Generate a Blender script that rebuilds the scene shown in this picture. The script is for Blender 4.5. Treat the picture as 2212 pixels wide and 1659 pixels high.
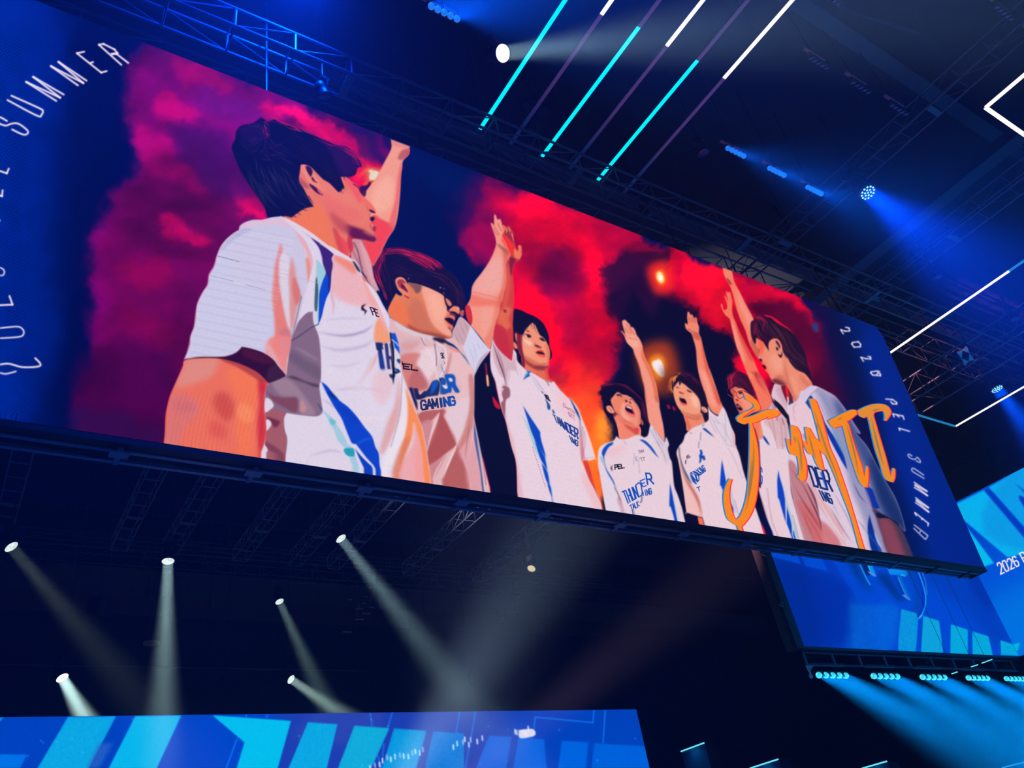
import bpy, bmesh, math, random
import numpy as np
from mathutils import Vector, Matrix
WORLD_S,LEDSAMP,HZ,LED=3.6,"NONE",.0042,1.07
PW,PB,PC,PE=250.,720.,190.,1.5
for _o in list(bpy.data.objects): bpy.data.objects.remove(_o)
SC=bpy.context.scene; COL=SC.collection
# ---------- camera ----------
RM=((0.83799535,-0.52492626,-0.14905103),(0.1983441,0.54747885,-0.81297388),(0.50835362,0.65170494,0.56290076))
FP=1720.42; EYE=Vector((0,0,1.5))
_c=bpy.data.cameras.new('camera'); CAM=bpy.data.objects.new('camera',_c); COL.objects.link(CAM)
_c.sensor_width=36; _c.lens=36*FP/2212; _c.clip_start=.05; _c.clip_end=200
_m=Matrix.Identity(4)
for i in range(3): _m[i][0]=RM[0][i]; _m[i][1]=-RM[1][i]; _m[i][2]=-RM[2][i]
_m.translation=EYE; CAM.matrix_world=_m; SC.camera=CAM
# ---------- exposure, sampling of light ----------
SC.view_settings.view_transform='Standard'; SC.view_settings.look='None'
SC.view_settings.exposure=0; SC.view_settings.gamma=1; SC.view_settings.use_curve_mapping=False
SC.cycles.use_denoising=True; SC.cycles.max_bounces=3; SC.cycles.diffuse_bounces=2; SC.cycles.glossy_bounces=2
SC.cycles.volume_bounces=0; SC.cycles.transmission_bounces=1; SC.cycles.sample_clamp_indirect=2
# ---------- added blue ambient fill for the unseen hall behind the camera ----------
W=bpy.data.worlds.new('hall'); SC.world=W; W.use_nodes=True
_b=W.node_tree.nodes['Background']; _b.inputs[0].default_value=(.001,.0095,.040,1); _b.inputs[1].default_value=WORLD_S
def ray(u,v):
    c=((u-1106)/FP,(v-829.5)/FP,1.0); return Vector([sum(RM[k][i]*c[k] for k in range(3)) for i in range(3)])
def onX(u,v,X): d=ray(u,v); return EYE+d*(X/d.x)
def onY(u,v,Y): d=ray(u,v); return EYE+d*(Y/d.y)
def onZ(u,v,Z): d=ray(u,v); return EYE+d*((Z-1.5)/d.z)
# ---------- picture engine: paints the LED wall pictures as arrays (no files) ----------
class Canvas:
    def __init__(s,x0,y0,x1,y1,S):
        s.x0=x0;s.y0=y0;s.S=S;s.W=int((x1-x0)*S);s.H=int((y1-y0)*S)
        s.a=np.zeros((s.H,s.W,3),np.float32)
    def uv(s,p): return (np.asarray(p,float)-[s.x0,s.y0])*s.S
CROP={'0':(0,0,1),'A':(480,230,5.2667),'B':(340,450,5.2667),'C':(340,730,5.2667),'D':(640,500,6.9125),'E':(640,720,4.8781),
'F':(800,520,6.9143),'G':(820,730,4.8786),'H':(960,450,7.9),'I':(1040,650,7.9),'J':(1040,840,6.1433),'K':(1270,800,10.0545),
'L':(1270,950,8.7304),'M':(1320,660,7.9),'N':(1430,790,8.824),'O':(1450,960,8.092),'P':(1540,570,7.9),'Q':(1580,760,7.9),
'R':(1540,840,5.53),'S':(1640,1000,7.3733),'T':(1780,670,5.7214),'U':(1860,930,5.35),
'a':(0,0,2.9892),'b':(736,0,2.9892),'c':(1472,0,2.9892),'d':(0,552,2.9892),'e':(736,552,2.9892),'f':(1472,552,2.9892),
'g':(0,1104,2.9892),'h':(736,1104,2.9892),'i':(1472,1104,2.9892)}
def pts(st):
    """'A 10,20 30,40! B 5,6' -> points in photo pixels; ! marks a sharp corner"""
    o=(0,0,1);out=[]
    for t in st.split():
        if t in CROP: o=CROP[t];continue
        sh=t[-1]=='!'
        x,y=t.rstrip('!').split(',')
        out.append((o[0]+float(x)/o[2],o[1]+float(y)/o[2],sh))
    return out
def curve(P,closed=True,n=5):
    Q=[]
    for x,y,sh in P:
        Q.append((x,y))
        if sh: Q.append((x,y));
    Q=np.array(Q);N=len(Q)
    if N<3: return Q
    idx=np.arange(N if closed else N-1)
    g=(lambda k:Q[k%N]) if closed else (lambda k:Q[np.clip(k,0,N-1)])
    p0,p1,p2,p3=g(idx-1),g(idx),g(idx+1),g(idx+2)
    t=np.linspace(0,1,n,endpoint=False)[None,:,None]
    p0,p1,p2,p3=[p[:,None,:] for p in(p0,p1,p2,p3)]
    r=.5*((2*p1)+(-p0+p2)*t+(2*p0-5*p1+4*p2-p3)*t*t+(-p0+3*p1-3*p2+p3)*t**3)
    r=r.reshape(-1,2)
    return r if closed else np.vstack([r,Q[-1:]])
def raster(cv,poly,pad=0):
    q=cv.uv(poly);SS=4
    lo=np.floor(q.min(0)).astype(int)-pad-1;hi=np.ceil(q.max(0)).astype(int)+pad+2
    lo=np.maximum(lo,0);hi=np.minimum(hi,[cv.W,cv.H])
    w,h=hi-lo
    if w<=1 or h<=1: return None
    x=q[:,0]-lo[0];y=(q[:,1]-lo[1])*SS
    x2=np.roll(x,-1);y2=np.roll(y,-1)
    d=np.where(y2>y,1.,-1.)
    ya=np.minimum(y,y2);yb=np.maximum(y,y2)
    xa=np.where(d>0,x,x2);xb=np.where(d>0,x2,x)
    i0=np.maximum(np.ceil(ya-.5),0).astype(int);i1=np.minimum(np.ceil(yb-.5),h*SS).astype(int)
    n=np.maximum(i1-i0,0);tot=int(n.sum())
    m=np.zeros((h,w+2),np.float32)
    if tot:
        e=np.repeat(np.arange(len(n)),n)
        r=np.arange(tot)-np.repeat(np.cumsum(n)-n,n)+i0[e]
        xx=xa[e]+(xb[e]-xa[e])*((r+.5-ya[e])/np.maximum(yb[e]-ya[e],1e-9))
        xx=np.clip(xx,0,w);k=np.floor(xx).astype(int);f=xx-k
        np.add.at(m,(r//SS,k),d[e]*(1-f)/SS);np.add.at(m,(r//SS,k+1),d[e]*f/SS)
    m=np.clip(np.abs(np.cumsum(m,1)[:,:w]),0,1)
    return (lo[0],lo[1],m)
def blur(m,r):
    if r<=0.3: return m
    b=max(1,int(round(r*.6)))
    for _ in range(3):
        for ax in(0,1):
            n=m.shape[ax];w=2*b+1
            pad=[(0,0),(0,0)];pad[ax]=(b+1,b)
            c=np.cumsum(np.pad(m,pad),axis=ax,dtype=np.float32)
            m=(np.take(c,np.arange(w,n+w),axis=ax)-np.take(c,np.arange(0,n),axis=ax))/w if ax==0 else (c[:,w:n+w]-c[:,:n])/w
    return m
def hexc(c):
    if isinstance(c,str): return np.array([int(c[i:i+2],16) for i in(0,2,4)],np.float32)
    return np.array(c,np.float32)
def mclip(k,c):
    x,y,m=k;cx,cy,cm=c
    r=np.zeros_like(m);x0=max(x,cx);y0=max(y,cy);x1=min(x+m.shape[1],cx+cm.shape[1]);y1=min(y+m.shape[0],cy+cm.shape[0])
    if x1>x0 and y1>y0: r[y0-y:y1-y,x0-x:x1-x]=m[y0-y:y1-y,x0-x:x1-x]*cm[y0-cy:y1-cy,x0-cx:x1-cx]
    return (x,y,r)
def put(cv,k,col,a=1.):
    x,y,m=k;h,w=m.shape;v=cv.a[y:y+h,x:x+w];m=(m*a)[...,None]
    if isinstance(col,tuple) and isinstance(col[0],str):   # linear gradient (c0,(x,y),c1,(x,y))
        c0,p0,c1,p1=col;c0=hexc(c0);c1=hexc(c1);p0=cv.uv(p0)-[x,y];p1=cv.uv(p1)-[x,y];d=p1-p0
        X,Y=np.meshgrid(np.arange(w),np.arange(h));t=np.clip(((X-p0[0])*d[0]+(Y-p0[1])*d[1])/(d@d),0,1)[...,None]
        c=c0*(1-t)+c1*t
    else: c=hexc(col)
    v[...]=v*(1-m)+c*m
def P(cv,st,col,b=0,clip=None,a=1.,sm=True):
    q=pts(st);poly=curve(q) if sm else np.array([(x,y) for x,y,_ in q])
    r=b*cv.S;k=raster(cv,poly,int(r*2.2)+1 if b else 0)
    if k is None: return (0,0,np.zeros((1,1),np.float32))
    if b: k=(k[0],k[1],blur(k[2],r))
    if clip is not None: k=mclip(k,clip)
    if col is not None: put(cv,k,col,a)
    return k
def ribbon(c,w):
    d=np.gradient(c,axis=0);n=np.stack([-d[:,1],d[:,0]],1);n/=np.maximum(np.linalg.norm(n,axis=1,keepdims=True),1e-6)
    return np.vstack([c+n*w[:,None]/2,(c-n*w[:,None]/2)[::-1]])
def L(cv,st,w,col,b=0,clip=None,a=1.,taper=0,sm=True,cap=False):
    """stroke; taper 1: thin at the end, 2: thin at both ends"""
    q=pts(st) if isinstance(st,str) else [(x,y,False) for x,y in st]
    if sm: c=curve(q,False,6)
    else:
        c=np.array([(x,y) for x,y,_ in q])
    if not sm and len(c)>2:   # joined straight strokes
        for i in range(len(c)-1):
            L(cv,[tuple(c[i]),tuple(c[i+1])],w,col,b,clip,a,0,True,True)
        return
    if cap and len(c)>=2:
        u=(c[1]-c[0]);u=u/max(np.linalg.norm(u),1e-6)*w*.42;v=(c[-1]-c[-2]);v=v/max(np.linalg.norm(v),1e-6)*w*.42
        c=np.vstack([c[:1]-u,c,c[-1:]+v])
    if len(c)==2: c=np.array([c[0],(c[0]+c[1])/2,c[1]])
    t=np.linspace(0,1,len(c));ww=np.full(len(c),float(w))
    if taper==1: ww*=1.02-t
    if taper==2: ww*=np.sin(np.pi*np.clip(t,.04,.96))
    k=raster(cv,ribbon(c,ww),int(b*cv.S*2.2)+1)
    if k is None: return
    if b: k=(k[0],k[1],blur(k[2],b*cv.S))
    if clip is not None: k=mclip(k,clip)
    put(cv,k,col,a)
_rng=np.random.RandomState(7)
def vnoise(h,w,cell,seed,sx=1.):
    r=np.random.RandomState(seed);gx=int(w/(cell*sx))+3;gy=int(h/cell)+3
    g=r.rand(gy,gx).astype(np.float32)
    x=np.arange(w)/(cell*sx);y=np.arange(h)/cell;ix=x.astype(int);iy=y.astype(int)
    fx=x-ix;fy=y-iy;fx=(fx*fx*(3-2*fx))[None];fy=(fy*fy*(3-2*fy))[:,None]
    A=g[iy][:,ix];B=g[iy][:,ix+1];C=g[iy+1][:,ix];D=g[iy+1][:,ix+1]
    return ((A*(1-fx)+B*fx)*(1-fy)+(C*(1-fx)+D*fx)*fy).astype(np.float32)
def fbm(h,w,cell,seed,o=5,sx=1.):
    s=0;a=1;t=0
    for i in range(o): s=s+a*vnoise(h,w,max(cell/2**i,1.5),seed+i*13,sx);t+=a;a*=.55
    return s/t
def warp(m,dx,dy):
    h,w=m.shape;Y,X=np.mgrid[0:h,0:w]
    return m[np.clip(Y+dy,0,h-1).astype(int),np.clip(X+dx,0,w-1).astype(int)]
def hair(cv,clip,roots,n,ln,wd,cols,seed=1,a=.6,spread=6):
    """fine strands following guide curves: roots = list of guide strings"""
    r=np.random.RandomState(seed)
    G=[curve(pts(g),False,6) for g in roots]
    for i in range(n):
        g=G[r.randint(len(G))];k=r.randint(0,max(1,len(g)-4));m=min(len(g),k+max(3,int(ln*len(g))))
        s=g[k:m]+r.randn(2)*spread
        s=s+np.linspace(0,1,len(s))[:,None]*r.randn(2)*2
        c=cols[r.randint(len(cols))]
        L(cv,[tuple(p) for p in s[::max(1,len(s)//4)]],wd*(.5+r.rand()),c,0,clip,a*(.4+.6*r.rand()),2)
# stroke alphabet, unit box (x right, y down)
GL={'T':[[(0,0),(1,0)],[(.5,0),(.5,1)]],'H':[[(0,0),(0,1)],[(1,0),(1,1)],[(0,.5),(1,.5)]],'U':[[(0,0),(0,.85),(.25,1),(.75,1),(1,.85),(1,0)]],
'N':[[(0,1),(0,0),(1,1),(1,0)]],'D':[[(0,0),(.7,0),(1,.2),(1,.8),(.7,1),(0,1),(0,0)]],'E':[[(1,0),(0,0),(0,1),(1,1)],[(0,.5),(.8,.5)]],
'R':[[(0,1),(0,0),(.8,0),(1,.15),(1,.4),(.8,.55),(0,.55)],[(.5,.55),(1,1)]],'G':[[(1,.2),(.8,0),(.2,0),(0,.2),(0,.8),(.2,1),(.8,1),(1,.8),(1,.5),(.55,.5)]],
'A':[[(0,1),(.5,0),(1,1)],[(.22,.65),(.78,.65)]],'M':[[(0,1),(0,0),(.5,.8),(1,0),(1,1)]],'I':[[(.5,0),(.5,1)]],'L':[[(0,0),(0,1),(1,1)]],'K':[[(0,0),(0,1)],[(1,0),(0,.5),(1,1)]],
'P':[[(0,1),(0,0),(.8,0),(1,.15),(1,.4),(.8,.55),(0,.55)]],'S':[[(1,.15),(.8,0),(.2,0),(0,.15),(0,.38),(.2,.5),(.8,.5),(1,.62),(1,.85),(.8,1),(.2,1),(0,.85)]],
'2':[[(0,.2),(.2,0),(.8,0),(1,.2),(1,.4),(0,1),(1,1)]],'0':[[(.2,0),(.8,0),(1,.2),(1,.8),(.8,1),(.2,1),(0,.8),(0,.2),(.2,0)]],
'6':[[(1,.15),(.8,0),(.2,0),(0,.2),(0,.8),(.2,1),(.8,1),(1,.8),(1,.6),(.8,.45),(0,.45)]],'Z':[[(0,0),(1,0),(0,1),(1,1)]]}
def text(cv,s,quad,w,col,gap=.35,a=1.,clip=None):
    """letters in a four-sided field: quad = top-left, top-right, bottom-right, bottom-left"""
    q=np.array([(x,y) for x,y,_ in pts(quad)]);n=len(s);tot=n+(n-1)*gap
    for i,ch in enumerate(s):
        if ch==' ': continue
        u0=i*(1+gap)/tot;u1=(i*(1+gap)+1)/tot
        for st in GL[ch]:
            o=[]
            for x,y in st:
                u=u0+(u1-u0)*x;p=(q[0]*(1-u)+q[1]*u)*(1-y)+(q[3]*(1-u)+q[2]*u)*y;o.append(tuple(p))
            for k in range(len(o)-1): L(cv,[o[k],o[k+1]],w,col,0,clip,a,0,True,True)
def smoke(cv,st,col,b,wa,seed,a=1.,cell=70,tex=.45,clip=None):
    q=pts(st);k=raster(cv,curve(q),int((b*2.2+wa)*cv.S)+2)
    x,y,m=k;m=blur(m,b*cv.S);h,w=m.shape
    f1=fbm(h,w,cell*cv.S,seed)-.5;f2=fbm(h,w,cell*cv.S,seed+50)-.5
    m=warp(m,f1*wa*cv.S*3,f2*wa*cv.S*3)
    t=fbm(h,w,cell*.8*cv.S,seed+99,6)
    m=m*np.clip(1-tex+tex*2*t,0,1)
    k=(x,y,m)
    if clip is not None:k=mclip(k,clip)
    put(cv,k,col,a);return k
def background(cv):
    cv.a[...]=hexc('000b4a')
    P(cv,'0 -300,-80 130,-80 140,150 110,400 120,700 60,960 -300,960','00208c',45,sm=False)
    P(cv,'0 -300,-80 60,-80 50,200 0,500 30,900 -300,960','0028a0',40,a=.8,sm=False)
    P(cv,'0 150,90 260,200 215,330 190,420 150,700 130,950 260,950 250,600 290,260 330,120','000842',25,a=.9)
    # dark gap behind the first arm, and centre navy
    P(cv,'0 700,250 1010,380 1060,500 1010,700 830,700 760,480','000c46',25)
    P(cv,'0 880,330 1080,400 1060,460 950,420','001450',16,a=.9)
    # red smoke on the left, purple cast of the blue haze painted in
    smoke(cv,'0 300,110 420,120 560,190 760,270 860,330 800,450 760,560 640,700 420,960 180,960 200,760 190,540 240,430 300,330 270,240','6a0055',16,10,3,tex=.15)
    smoke(cv,'0 330,330 560,420 560,560 480,700 360,960 210,960 240,700 230,520','5c003e',20,12,5,a=.8)
    smoke(cv,'0 190,760 360,740 390,860 360,960 180,940','3c0038',22,8,6,a=.8,tex=.2)
    P(cv,'0 170,880 290,900 350,960 160,960','2a0c48',16,a=.6)
    P(cv,'0 318,112 420,112 540,170 640,215 600,280 500,330 380,250 310,240','7a0068',20,a=.6)
    for s,c,b,a,sd in (('0 380,118 450,140 500,180 440,185 390,160','b0005e',10,.85,1),('0 340,200 400,210 440,240 380,260 330,240','b0005c',9,.8,2),
      ('0 300,280 380,300 440,330 430,350 380,330 330,345 300,330','a80060',10,.7,3),('0 320,350 400,350 460,390 440,420 380,400','9a0058',12,.6,4),
      ('0 350,460 400,480 460,510 440,525 390,520 350,490','c00052',9,.9,5),('0 500,380 560,430 590,470 560,480 510,440','c40048',10,.8,6),
      ('0 540,455 600,480 560,475 500,470','d00050',8,.8,9),('0 250,560 330,560 380,590 340,620 270,600','86003e',14,.6,7),
      ('0 260,660 330,690 380,720 330,740 270,710','70003a',14,.6,8),('0 560,230 640,236 720,275 780,330 800,380 760,350 700,300 620,262','e8005c',9,.9,10),
      ('0 620,242 700,262 750,300 700,300','ff0060',7,.7,12),('0 745,330 800,360 815,400 800,430 770,390','f0003c',7,.9,13)):
        smoke(cv,s,c,b,4,sd*17,a=a,cell=50,tex=.3)
    smoke(cv,'0 380,260 450,270 520,330 540,420 480,430 420,370 370,300','40085c',14,8,77,a=.75,tex=.2)
    P(cv,'0 430,200 560,215 560,260 480,260','5a1070',16,a=.6)
    P(cv,'0 735,255 790,285 830,330 850,420 815,340 770,300','05104c',10,a=.8)
    smoke(cv,'0 760,300 810,310 818,340 790,350','5a0a50',8,4,23,a=.7)
    # lamp behind the arm
    P(cv,'0 750,350 830,355 835,420 790,440 755,410','ff1430',14,a=.8);P(cv,'0 775,365 820,370 818,405 785,400','ff8030',7,a=.9)
    P(cv,'0 786,372 806,375 812,392 800,398 788,388','fff0d8',3)
    P(cv,'A 1560,900 1660,900 1640,1020 1580,980','300838',2)
    # centre red cloud
    smoke(cv,'0 1040,385 1100,400 1300,470 1330,560 1310,640 1350,700 1330,780 1310,830 1300,900 1300,1130 1050,1100 1060,700 1090,600 1010,560 1000,520 1020,470','d8002a',9,9,31,tex=.12,cell=60)
    smoke(cv,'0 1010,380 1110,395 1100,560 1040,590 1000,530 985,470','500048',16,10,35,a=.75,tex=.3)
    smoke(cv,'0 1010,480 1070,490 1080,545 1040,545','a80044',8,8,36,a=.8)
    smoke(cv,'0 1290,440 1400,520 1440,560 1490,640 1470,660 1420,640 1390,600 1350,640 1300,660','c00030',8,12,37,a=.95,tex=.5,cell=40)
    smoke(cv,'0 1060,420 1180,450 1290,520 1310,640 1290,760 1210,640 1150,540 1080,470','ff0020',22,8,41,a=.75,tex=.35)
    smoke(cv,'0 1110,620 1180,640 1260,800 1240,900 1160,760 1110,700','f80010',18,8,42,a=.8,tex=.2)
    smoke(cv,'0 1165,540 1240,545 1260,600 1235,650 1180,640 1160,590','60003c',16,5,43,a=.85,tex=.1)
    smoke(cv,'0 1185,640 1260,620 1270,720 1230,740','a00038',18,6,44,a=.6)
    smoke(cv,'0 1060,500 1150,520 1180,560 1120,570','b80034',14,6,46,a=.5)
    smoke(cv,'0 1160,790 1215,780 1225,820 1200,850','9c0830',10,4,45,a=.8,tex=.2)
    P(cv,'0 1180,850 1240,840 1300,850 1330,960 1320,1150 1180,1120','ff5a08',22)
    P(cv,'0 1230,800 1290,790 1310,860 1250,900','ff3a0a',20,a=.6)
    P(cv,'0 1295,890 1325,900 1345,1000 1300,1000 1285,940','f8941c',14,a=.7)
    P(cv,'0 1240,960 1320,960 1330,1130 1250,1110','fa6408',10,a=.8)
    # right hand clouds on black
    P(cv,'0 1318,640 1400,600 1450,640 1560,620 1640,900 1640,1160 1325,1160 1325,860 1345,740','060626',14)
    smoke(cv,'0 1300,560 1410,540 1450,570 1430,640 1410,690 1370,640 1345,690 1318,640','26062e',10,10,47,a=.9,cell=40)
    smoke(cv,'0 1440,540 1560,580 1720,640 1790,720 1760,800 1640,880 1570,720 1530,700 1480,660 1450,620','d40026',8,12,51,tex=.25,cell=45)
    smoke(cv,'0 1590,560 1720,640 1770,720 1740,760 1680,700 1620,660 1590,620','c4002a',10,4,52,a=.7,tex=.2)
    smoke(cv,'0 1500,560 1580,590 1590,690 1540,690 1480,610','fa0820',12,6,53,a=.85,tex=.2)
    P(cv,'0 1575,640 1640,760 1650,860 1600,760','e80020',10,a=.8)
    smoke(cv,'0 1620,655 1700,655 1760,690 1800,760 1840,860 1760,840 1700,720 1640,700','4e0028',10,6,54,a=.95,tex=.2,cell=50)
    P(cv,'0 1790,850 1700,800 1660,860 1720,900 1800,900','380028',12,a=.7)
    # billowing detail: push the painted clouds about with fine noise, vary their density
    H_,W_=cv.H,cv.W; dx=(fbm(H_,W_,60,201,6)-.5)*64; dy=(fbm(H_,W_,60,301,6)-.5)*64
    Y,X=np.mgrid[0:H_,0:W_]; cv.a=cv.a[np.clip(Y+dy,0,H_-1).astype(int),np.clip(X+dx,0,W_-1).astype(int)]
    g=fbm(H_,W_,90,401,6,1.6); red=np.clip((cv.a[...,0]-30)/60,0,1); k=np.clip(.55+.9*g,.6,1.18); cv.a*=(1-red*(1-k))[...,None]
    # fade to the blue right margin
    for i in range(7):
        P(cv,'0 %d,%d %d,900 %d,1230 2180,1260 2180,660 1760,590'%(1740+i*16,610+i*4,1820+i*19,1900+i*20),['20083c','0a0a44','00103e','001456','001a66','002078','002484'][i],15,a=.75,sm=False)
    P(cv,'0 1900,700 2130,1220 2030,1225 1930,1000 1860,740','00269a',16,a=.7,sm=False)
    P(cv,'0 1755,700 1765,700 1768,716 1758,715','1a4080',3,a=.9)
    # lamps in the smoke
    for x,y,r in((1427,599,1.),(1421,793,1.6)):
        P(cv,'0 %f,%f %f,%f %f,%f %f,%f'%(x-28*r,y-20*r,x+16*r,y-34*r,x+28*r,y+20*r,x-10*r,y+36*r),'ff2a10' if r==1 else 'b84008',10*r,a=.85)
        P(cv,'0 %f,%f %f,%f %f,%f %f,%f'%(x-12*r,y-10*r,x+6*r,y-16*r,x+13*r,y+10*r,x-2*r,y+18*r),'ff6a10' if r==1 else 'f58a10',5*r,a=.95)
    P(cv,'0 1421,588 1430,590 1435,605 1428,612 1419,602','ffe8a0',2.5)
    P(cv,'0 1424,596 1430,597 1431,604 1426,605','fffff0',1.5)
    P(cv,'M 780,940 820,920 860,960 900,1060 910,1180 890,1220 840,1200 760,1110 720,1040 710,970','fff2dc',2.5)
    P(cv,'M 770,950 830,940 900,1090 905,1190 840,1190 740,1070 715,980','f2e4f0',2)
    P(cv,'N 0,60 140,60 200,400 160,620 0,500','5a2416',12,a=.7)
    for s in('N 95,750 130,745 165,800 150,835 115,810','N 200,775 240,785 265,840 240,865 210,830'): P(cv,s,'b81030',1.5,a=.8)
SK='ea8c74'
def fig4(cv):   # shouting man with curly hair
    P(cv,'K 610,290 560,270 480,290 400,300 310,340 290,420 240,500 300,560 290,620 330,700 345,850 380,930 440,1020 540,1150 640,1220 1140,1420 1220,1460 1290,1400 1335,1280 1310,1080 1290,950 1270,830 1210,700 1150,600 1050,500 960,420 880,350 780,310','0a0824',.6)
    for s in('K 480,290 430,250 370,240 360,280','K 320,330 300,320 290,360 340,380 380,360','K 300,480 240,470 215,500 240,550 290,540','K 290,400 310,440 350,430','K 400,330 380,300 430,320','K 560,290 500,260 450,255'): L(cv,s,1.1,'2a0a20',.3)
    hair(cv,None,['K 560,300 780,330 950,450 1150,640 1230,820','K 300,400 420,330 600,300','K 1150,700 1230,900 1290,1150'],70,.5,1.2,['7a1030','a01838','5a0c30'],4,.6,2.2)
    P(cv,'K 640,1220 600,1000 560,940 700,1000 1100,1180 1140,1420 900,1500 720,1510 680,1400','e87058')
    n=P(cv,'K 560,1000 600,980 760,1150 1000,1240 1120,1300 1140,1440 900,1520 700,1500 650,1250','ec8068',1)
    P(cv,'K 780,1160 900,1200 1060,1320 1100,1320 1080,1420 950,1330 850,1250','b03c30',3,n,.7)
    P(cv,'K 1000,1180 1110,1220 1110,1320 1040,1310','e01030',2,n,.8)
    P(cv,'K 640,1100 700,1150 760,1400 700,1480 660,1300','f08468',3,n,.8)
    f=P(cv,'K 500,620 540,540 600,490 680,470 740,520 860,530 900,570 980,600 1040,700 1100,800 1140,900 1150,1020 1150,1150 1100,1200 1020,1210 860,1150 760,1090 640,960 590,900 540,780 510,700',SK,.5)
    P(cv,'K 520,600 640,540 760,700 700,900 600,860 530,740','e87c58',4,f,.8)
    P(cv,'K 560,860 660,960 780,1100 880,1150 1020,1210 900,1120 760,1040 660,920','c45040',3,f,.9)
    P(cv,'K 980,640 1080,760 1150,960 1150,1150 1090,1190 1110,1000 1060,820','e06c4c',3,f,.8)
    P(cv,'K 740,760 820,740 780,880 860,1000 960,1090 860,1100 740,980','f4ac9c',4,f,.7)
    P(cv,'K 640,550 800,560 900,620 820,680 700,620','d86450',4,f,.5)
    P(cv,'K 400,800 440,770 500,780 560,860 590,930 530,940 470,920 420,870','ee9478',.5);L(cv,'K 440,810 490,840 520,900',1.,'b04038',.4)
    P(cv,'K 560,940 590,930 610,990 570,1010','7a1020',1)
    P(cv,'K 620,530 660,515 710,530 750,580 690,560 640,555','2a1430',.5);P(cv,'K 650,535 690,535 700,555 660,550','505878',.4)
    P(cv,'K 650,470 700,460 790,510 780,530 700,495','1c0c24',.6)
    L(cv,'K 910,640 960,630 1010,670 1050,720',1.3,'30101c',.3)
    P(cv,'K 815,655 850,655 860,690 825,690','1c0820',.4);P(cv,'K 900,680 925,690 940,725 910,715','1c0820',.4)
    P(cv,'K 820,780 870,750 940,780 980,840 1010,920 1030,980 1010,1010 960,1000 880,950 830,890 815,830','d84850',.5)
    P(cv,'K 825,800 880,790 950,850 990,920 1005,950 940,930 860,890 820,850','120818',.4);P(cv,'K 835,790 880,780 940,815 955,850 900,830 845,810','f0dcd8',.4)
    P(cv,'K 870,930 960,960 1015,975 1000,1005 930,985','f07068',.5)
    P(cv,'K 560,560 520,600 500,640 500,500 640,430 900,500 1000,580 1060,700 1000,640 900,560 800,530 740,470 640,470','0a0824',.5)
    P(cv,'K 1160,1060 1190,1100 1210,1180 1170,1180','e85848',.5)
    # raised arm
    a=P(cv,'M 190,280 215,250 250,250 290,295 320,320 345,370 380,375 420,440 440,500 500,590 540,690 550,780 590,900 660,1040 720,1200 770,1340 790,1440 810,1560 830,1680 K 1560,800 1600,1000 1650,1250 1670,1560 1560,1430 1430,1290 1330,1130 1290,900 1250,600 1230,380 1190,220 1140,20 M 520,1180 470,1000 400,830 370,740 270,630 230,530 200,480 170,440 195,440 240,490 210,380','ee9480',.5)
    P(cv,'M 540,690 560,820 700,1150 800,1480 840,1659 760,1600 700,1300 600,1050 520,860','e0643c',3,a,.8)
    P(cv,'M 380,740 520,1180 590,1500 620,1660 560,1600 480,1100 400,850','e8623c',2,a,.8)
    P(cv,'M 280,640 380,720 470,700 440,560 330,540','f4a890',4,a,.8)
    for s in('M 225,380 260,420 300,475','M 275,310 310,400 355,485','M 320,340 350,420 405,500','M 300,560 360,570 450,585','M 240,490 250,530'): L(cv,s,.8,'9c3c34',.3,a)
    P(cv,'K 1440,560 1540,600 1540,720 1480,660','c06048',3,a,.5)
    # white jersey
    t=P(cv,'K 620,1430! 720,1500 860,1490 960,1450 1060,1410 1140,1415 1220,1460! 1300,1420 1340,1270! 1370,1180 1450,1290 1560,1430 1670,1570 1700,1450 1750,1560 1770,1640 L 1535,100 1510,180 1550,350 1590,450 1630,860 1700,1050 1780,1300 1830,1530! 330,1275! 250,800 195,450 210,190 300,90 480,20','e2cad6',.4)
    P(cv,'L 200,180 300,90 400,60 300,250 330,500 500,800 600,1050 680,1330 330,1275 250,800 195,450','dccfe0',3,t,.8)
    P(cv,'L 330,180 500,150 700,100 680,220 500,330 350,300','eab0b8',8,t,.5)
    P(cv,'K 1340,1290 1400,1250 1560,1430 1670,1570 1700,1470 1770,1640 1500,1600','cdc6dc',2,t,.8)
    P(cv,'L 1300,20 1500,100 1530,400 1480,480 1400,300','d0bed0',5,t,.6)
    for s in('K 1360,1300 1450,1450 1560,1659','K 1420,1270 1520,1450 1640,1640','L 1300,20 1420,250 1480,420','K 780,1530 840,1620','L 980,330 960,420 985,640','L 860,250 880,330 860,480','L 230,330 330,520 430,700 560,1000 640,1220'): L(cv,s,1.3,'8c7c94',.8,t,.6)
    P(cv,'L 590,1060 640,1180 680,1330 640,1330 560,1150','b87c84',2,t,.6)
    P(cv,'L 480,45! 470,90 400,140 360,200 320,290 310,340 330,480 370,590 440,700 490,790 540,930! 470,790 400,680 350,580 320,470 290,330 265,250 300,160 380,80','0a48b8',.4,t)
    L(cv,'L 500,900 560,1000 620,1150',1.2,'6a3040',.4,t);P(cv,'L 290,330 330,480 300,470 230,330','90b8d0',1,t,.7)
    P(cv,'L 980,0 1080,20 1180,110 1250,200 1290,270 1350,350! 1260,270 1150,140 1060,60','0a48b0',.4,t)
    P(cv,'L 1550,820! 1580,960 1620,1150 1640,1250 1680,1500 1640,1500 1600,1380 1560,1250! 1540,1250 1545,1000','0a40b8',.4,t);L(cv,'L 1620,1100 1660,1300 1700,1500',2,'a8c8d8',.5,t)
    text(cv,'PEL','L 510,478 675,460 690,530 515,562',2.1,'14101e',.3)
    P(cv,'L 475,475! 440,510 430,550 450,560 448,610! 470,550 450,535','2a2038',.3)
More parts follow.
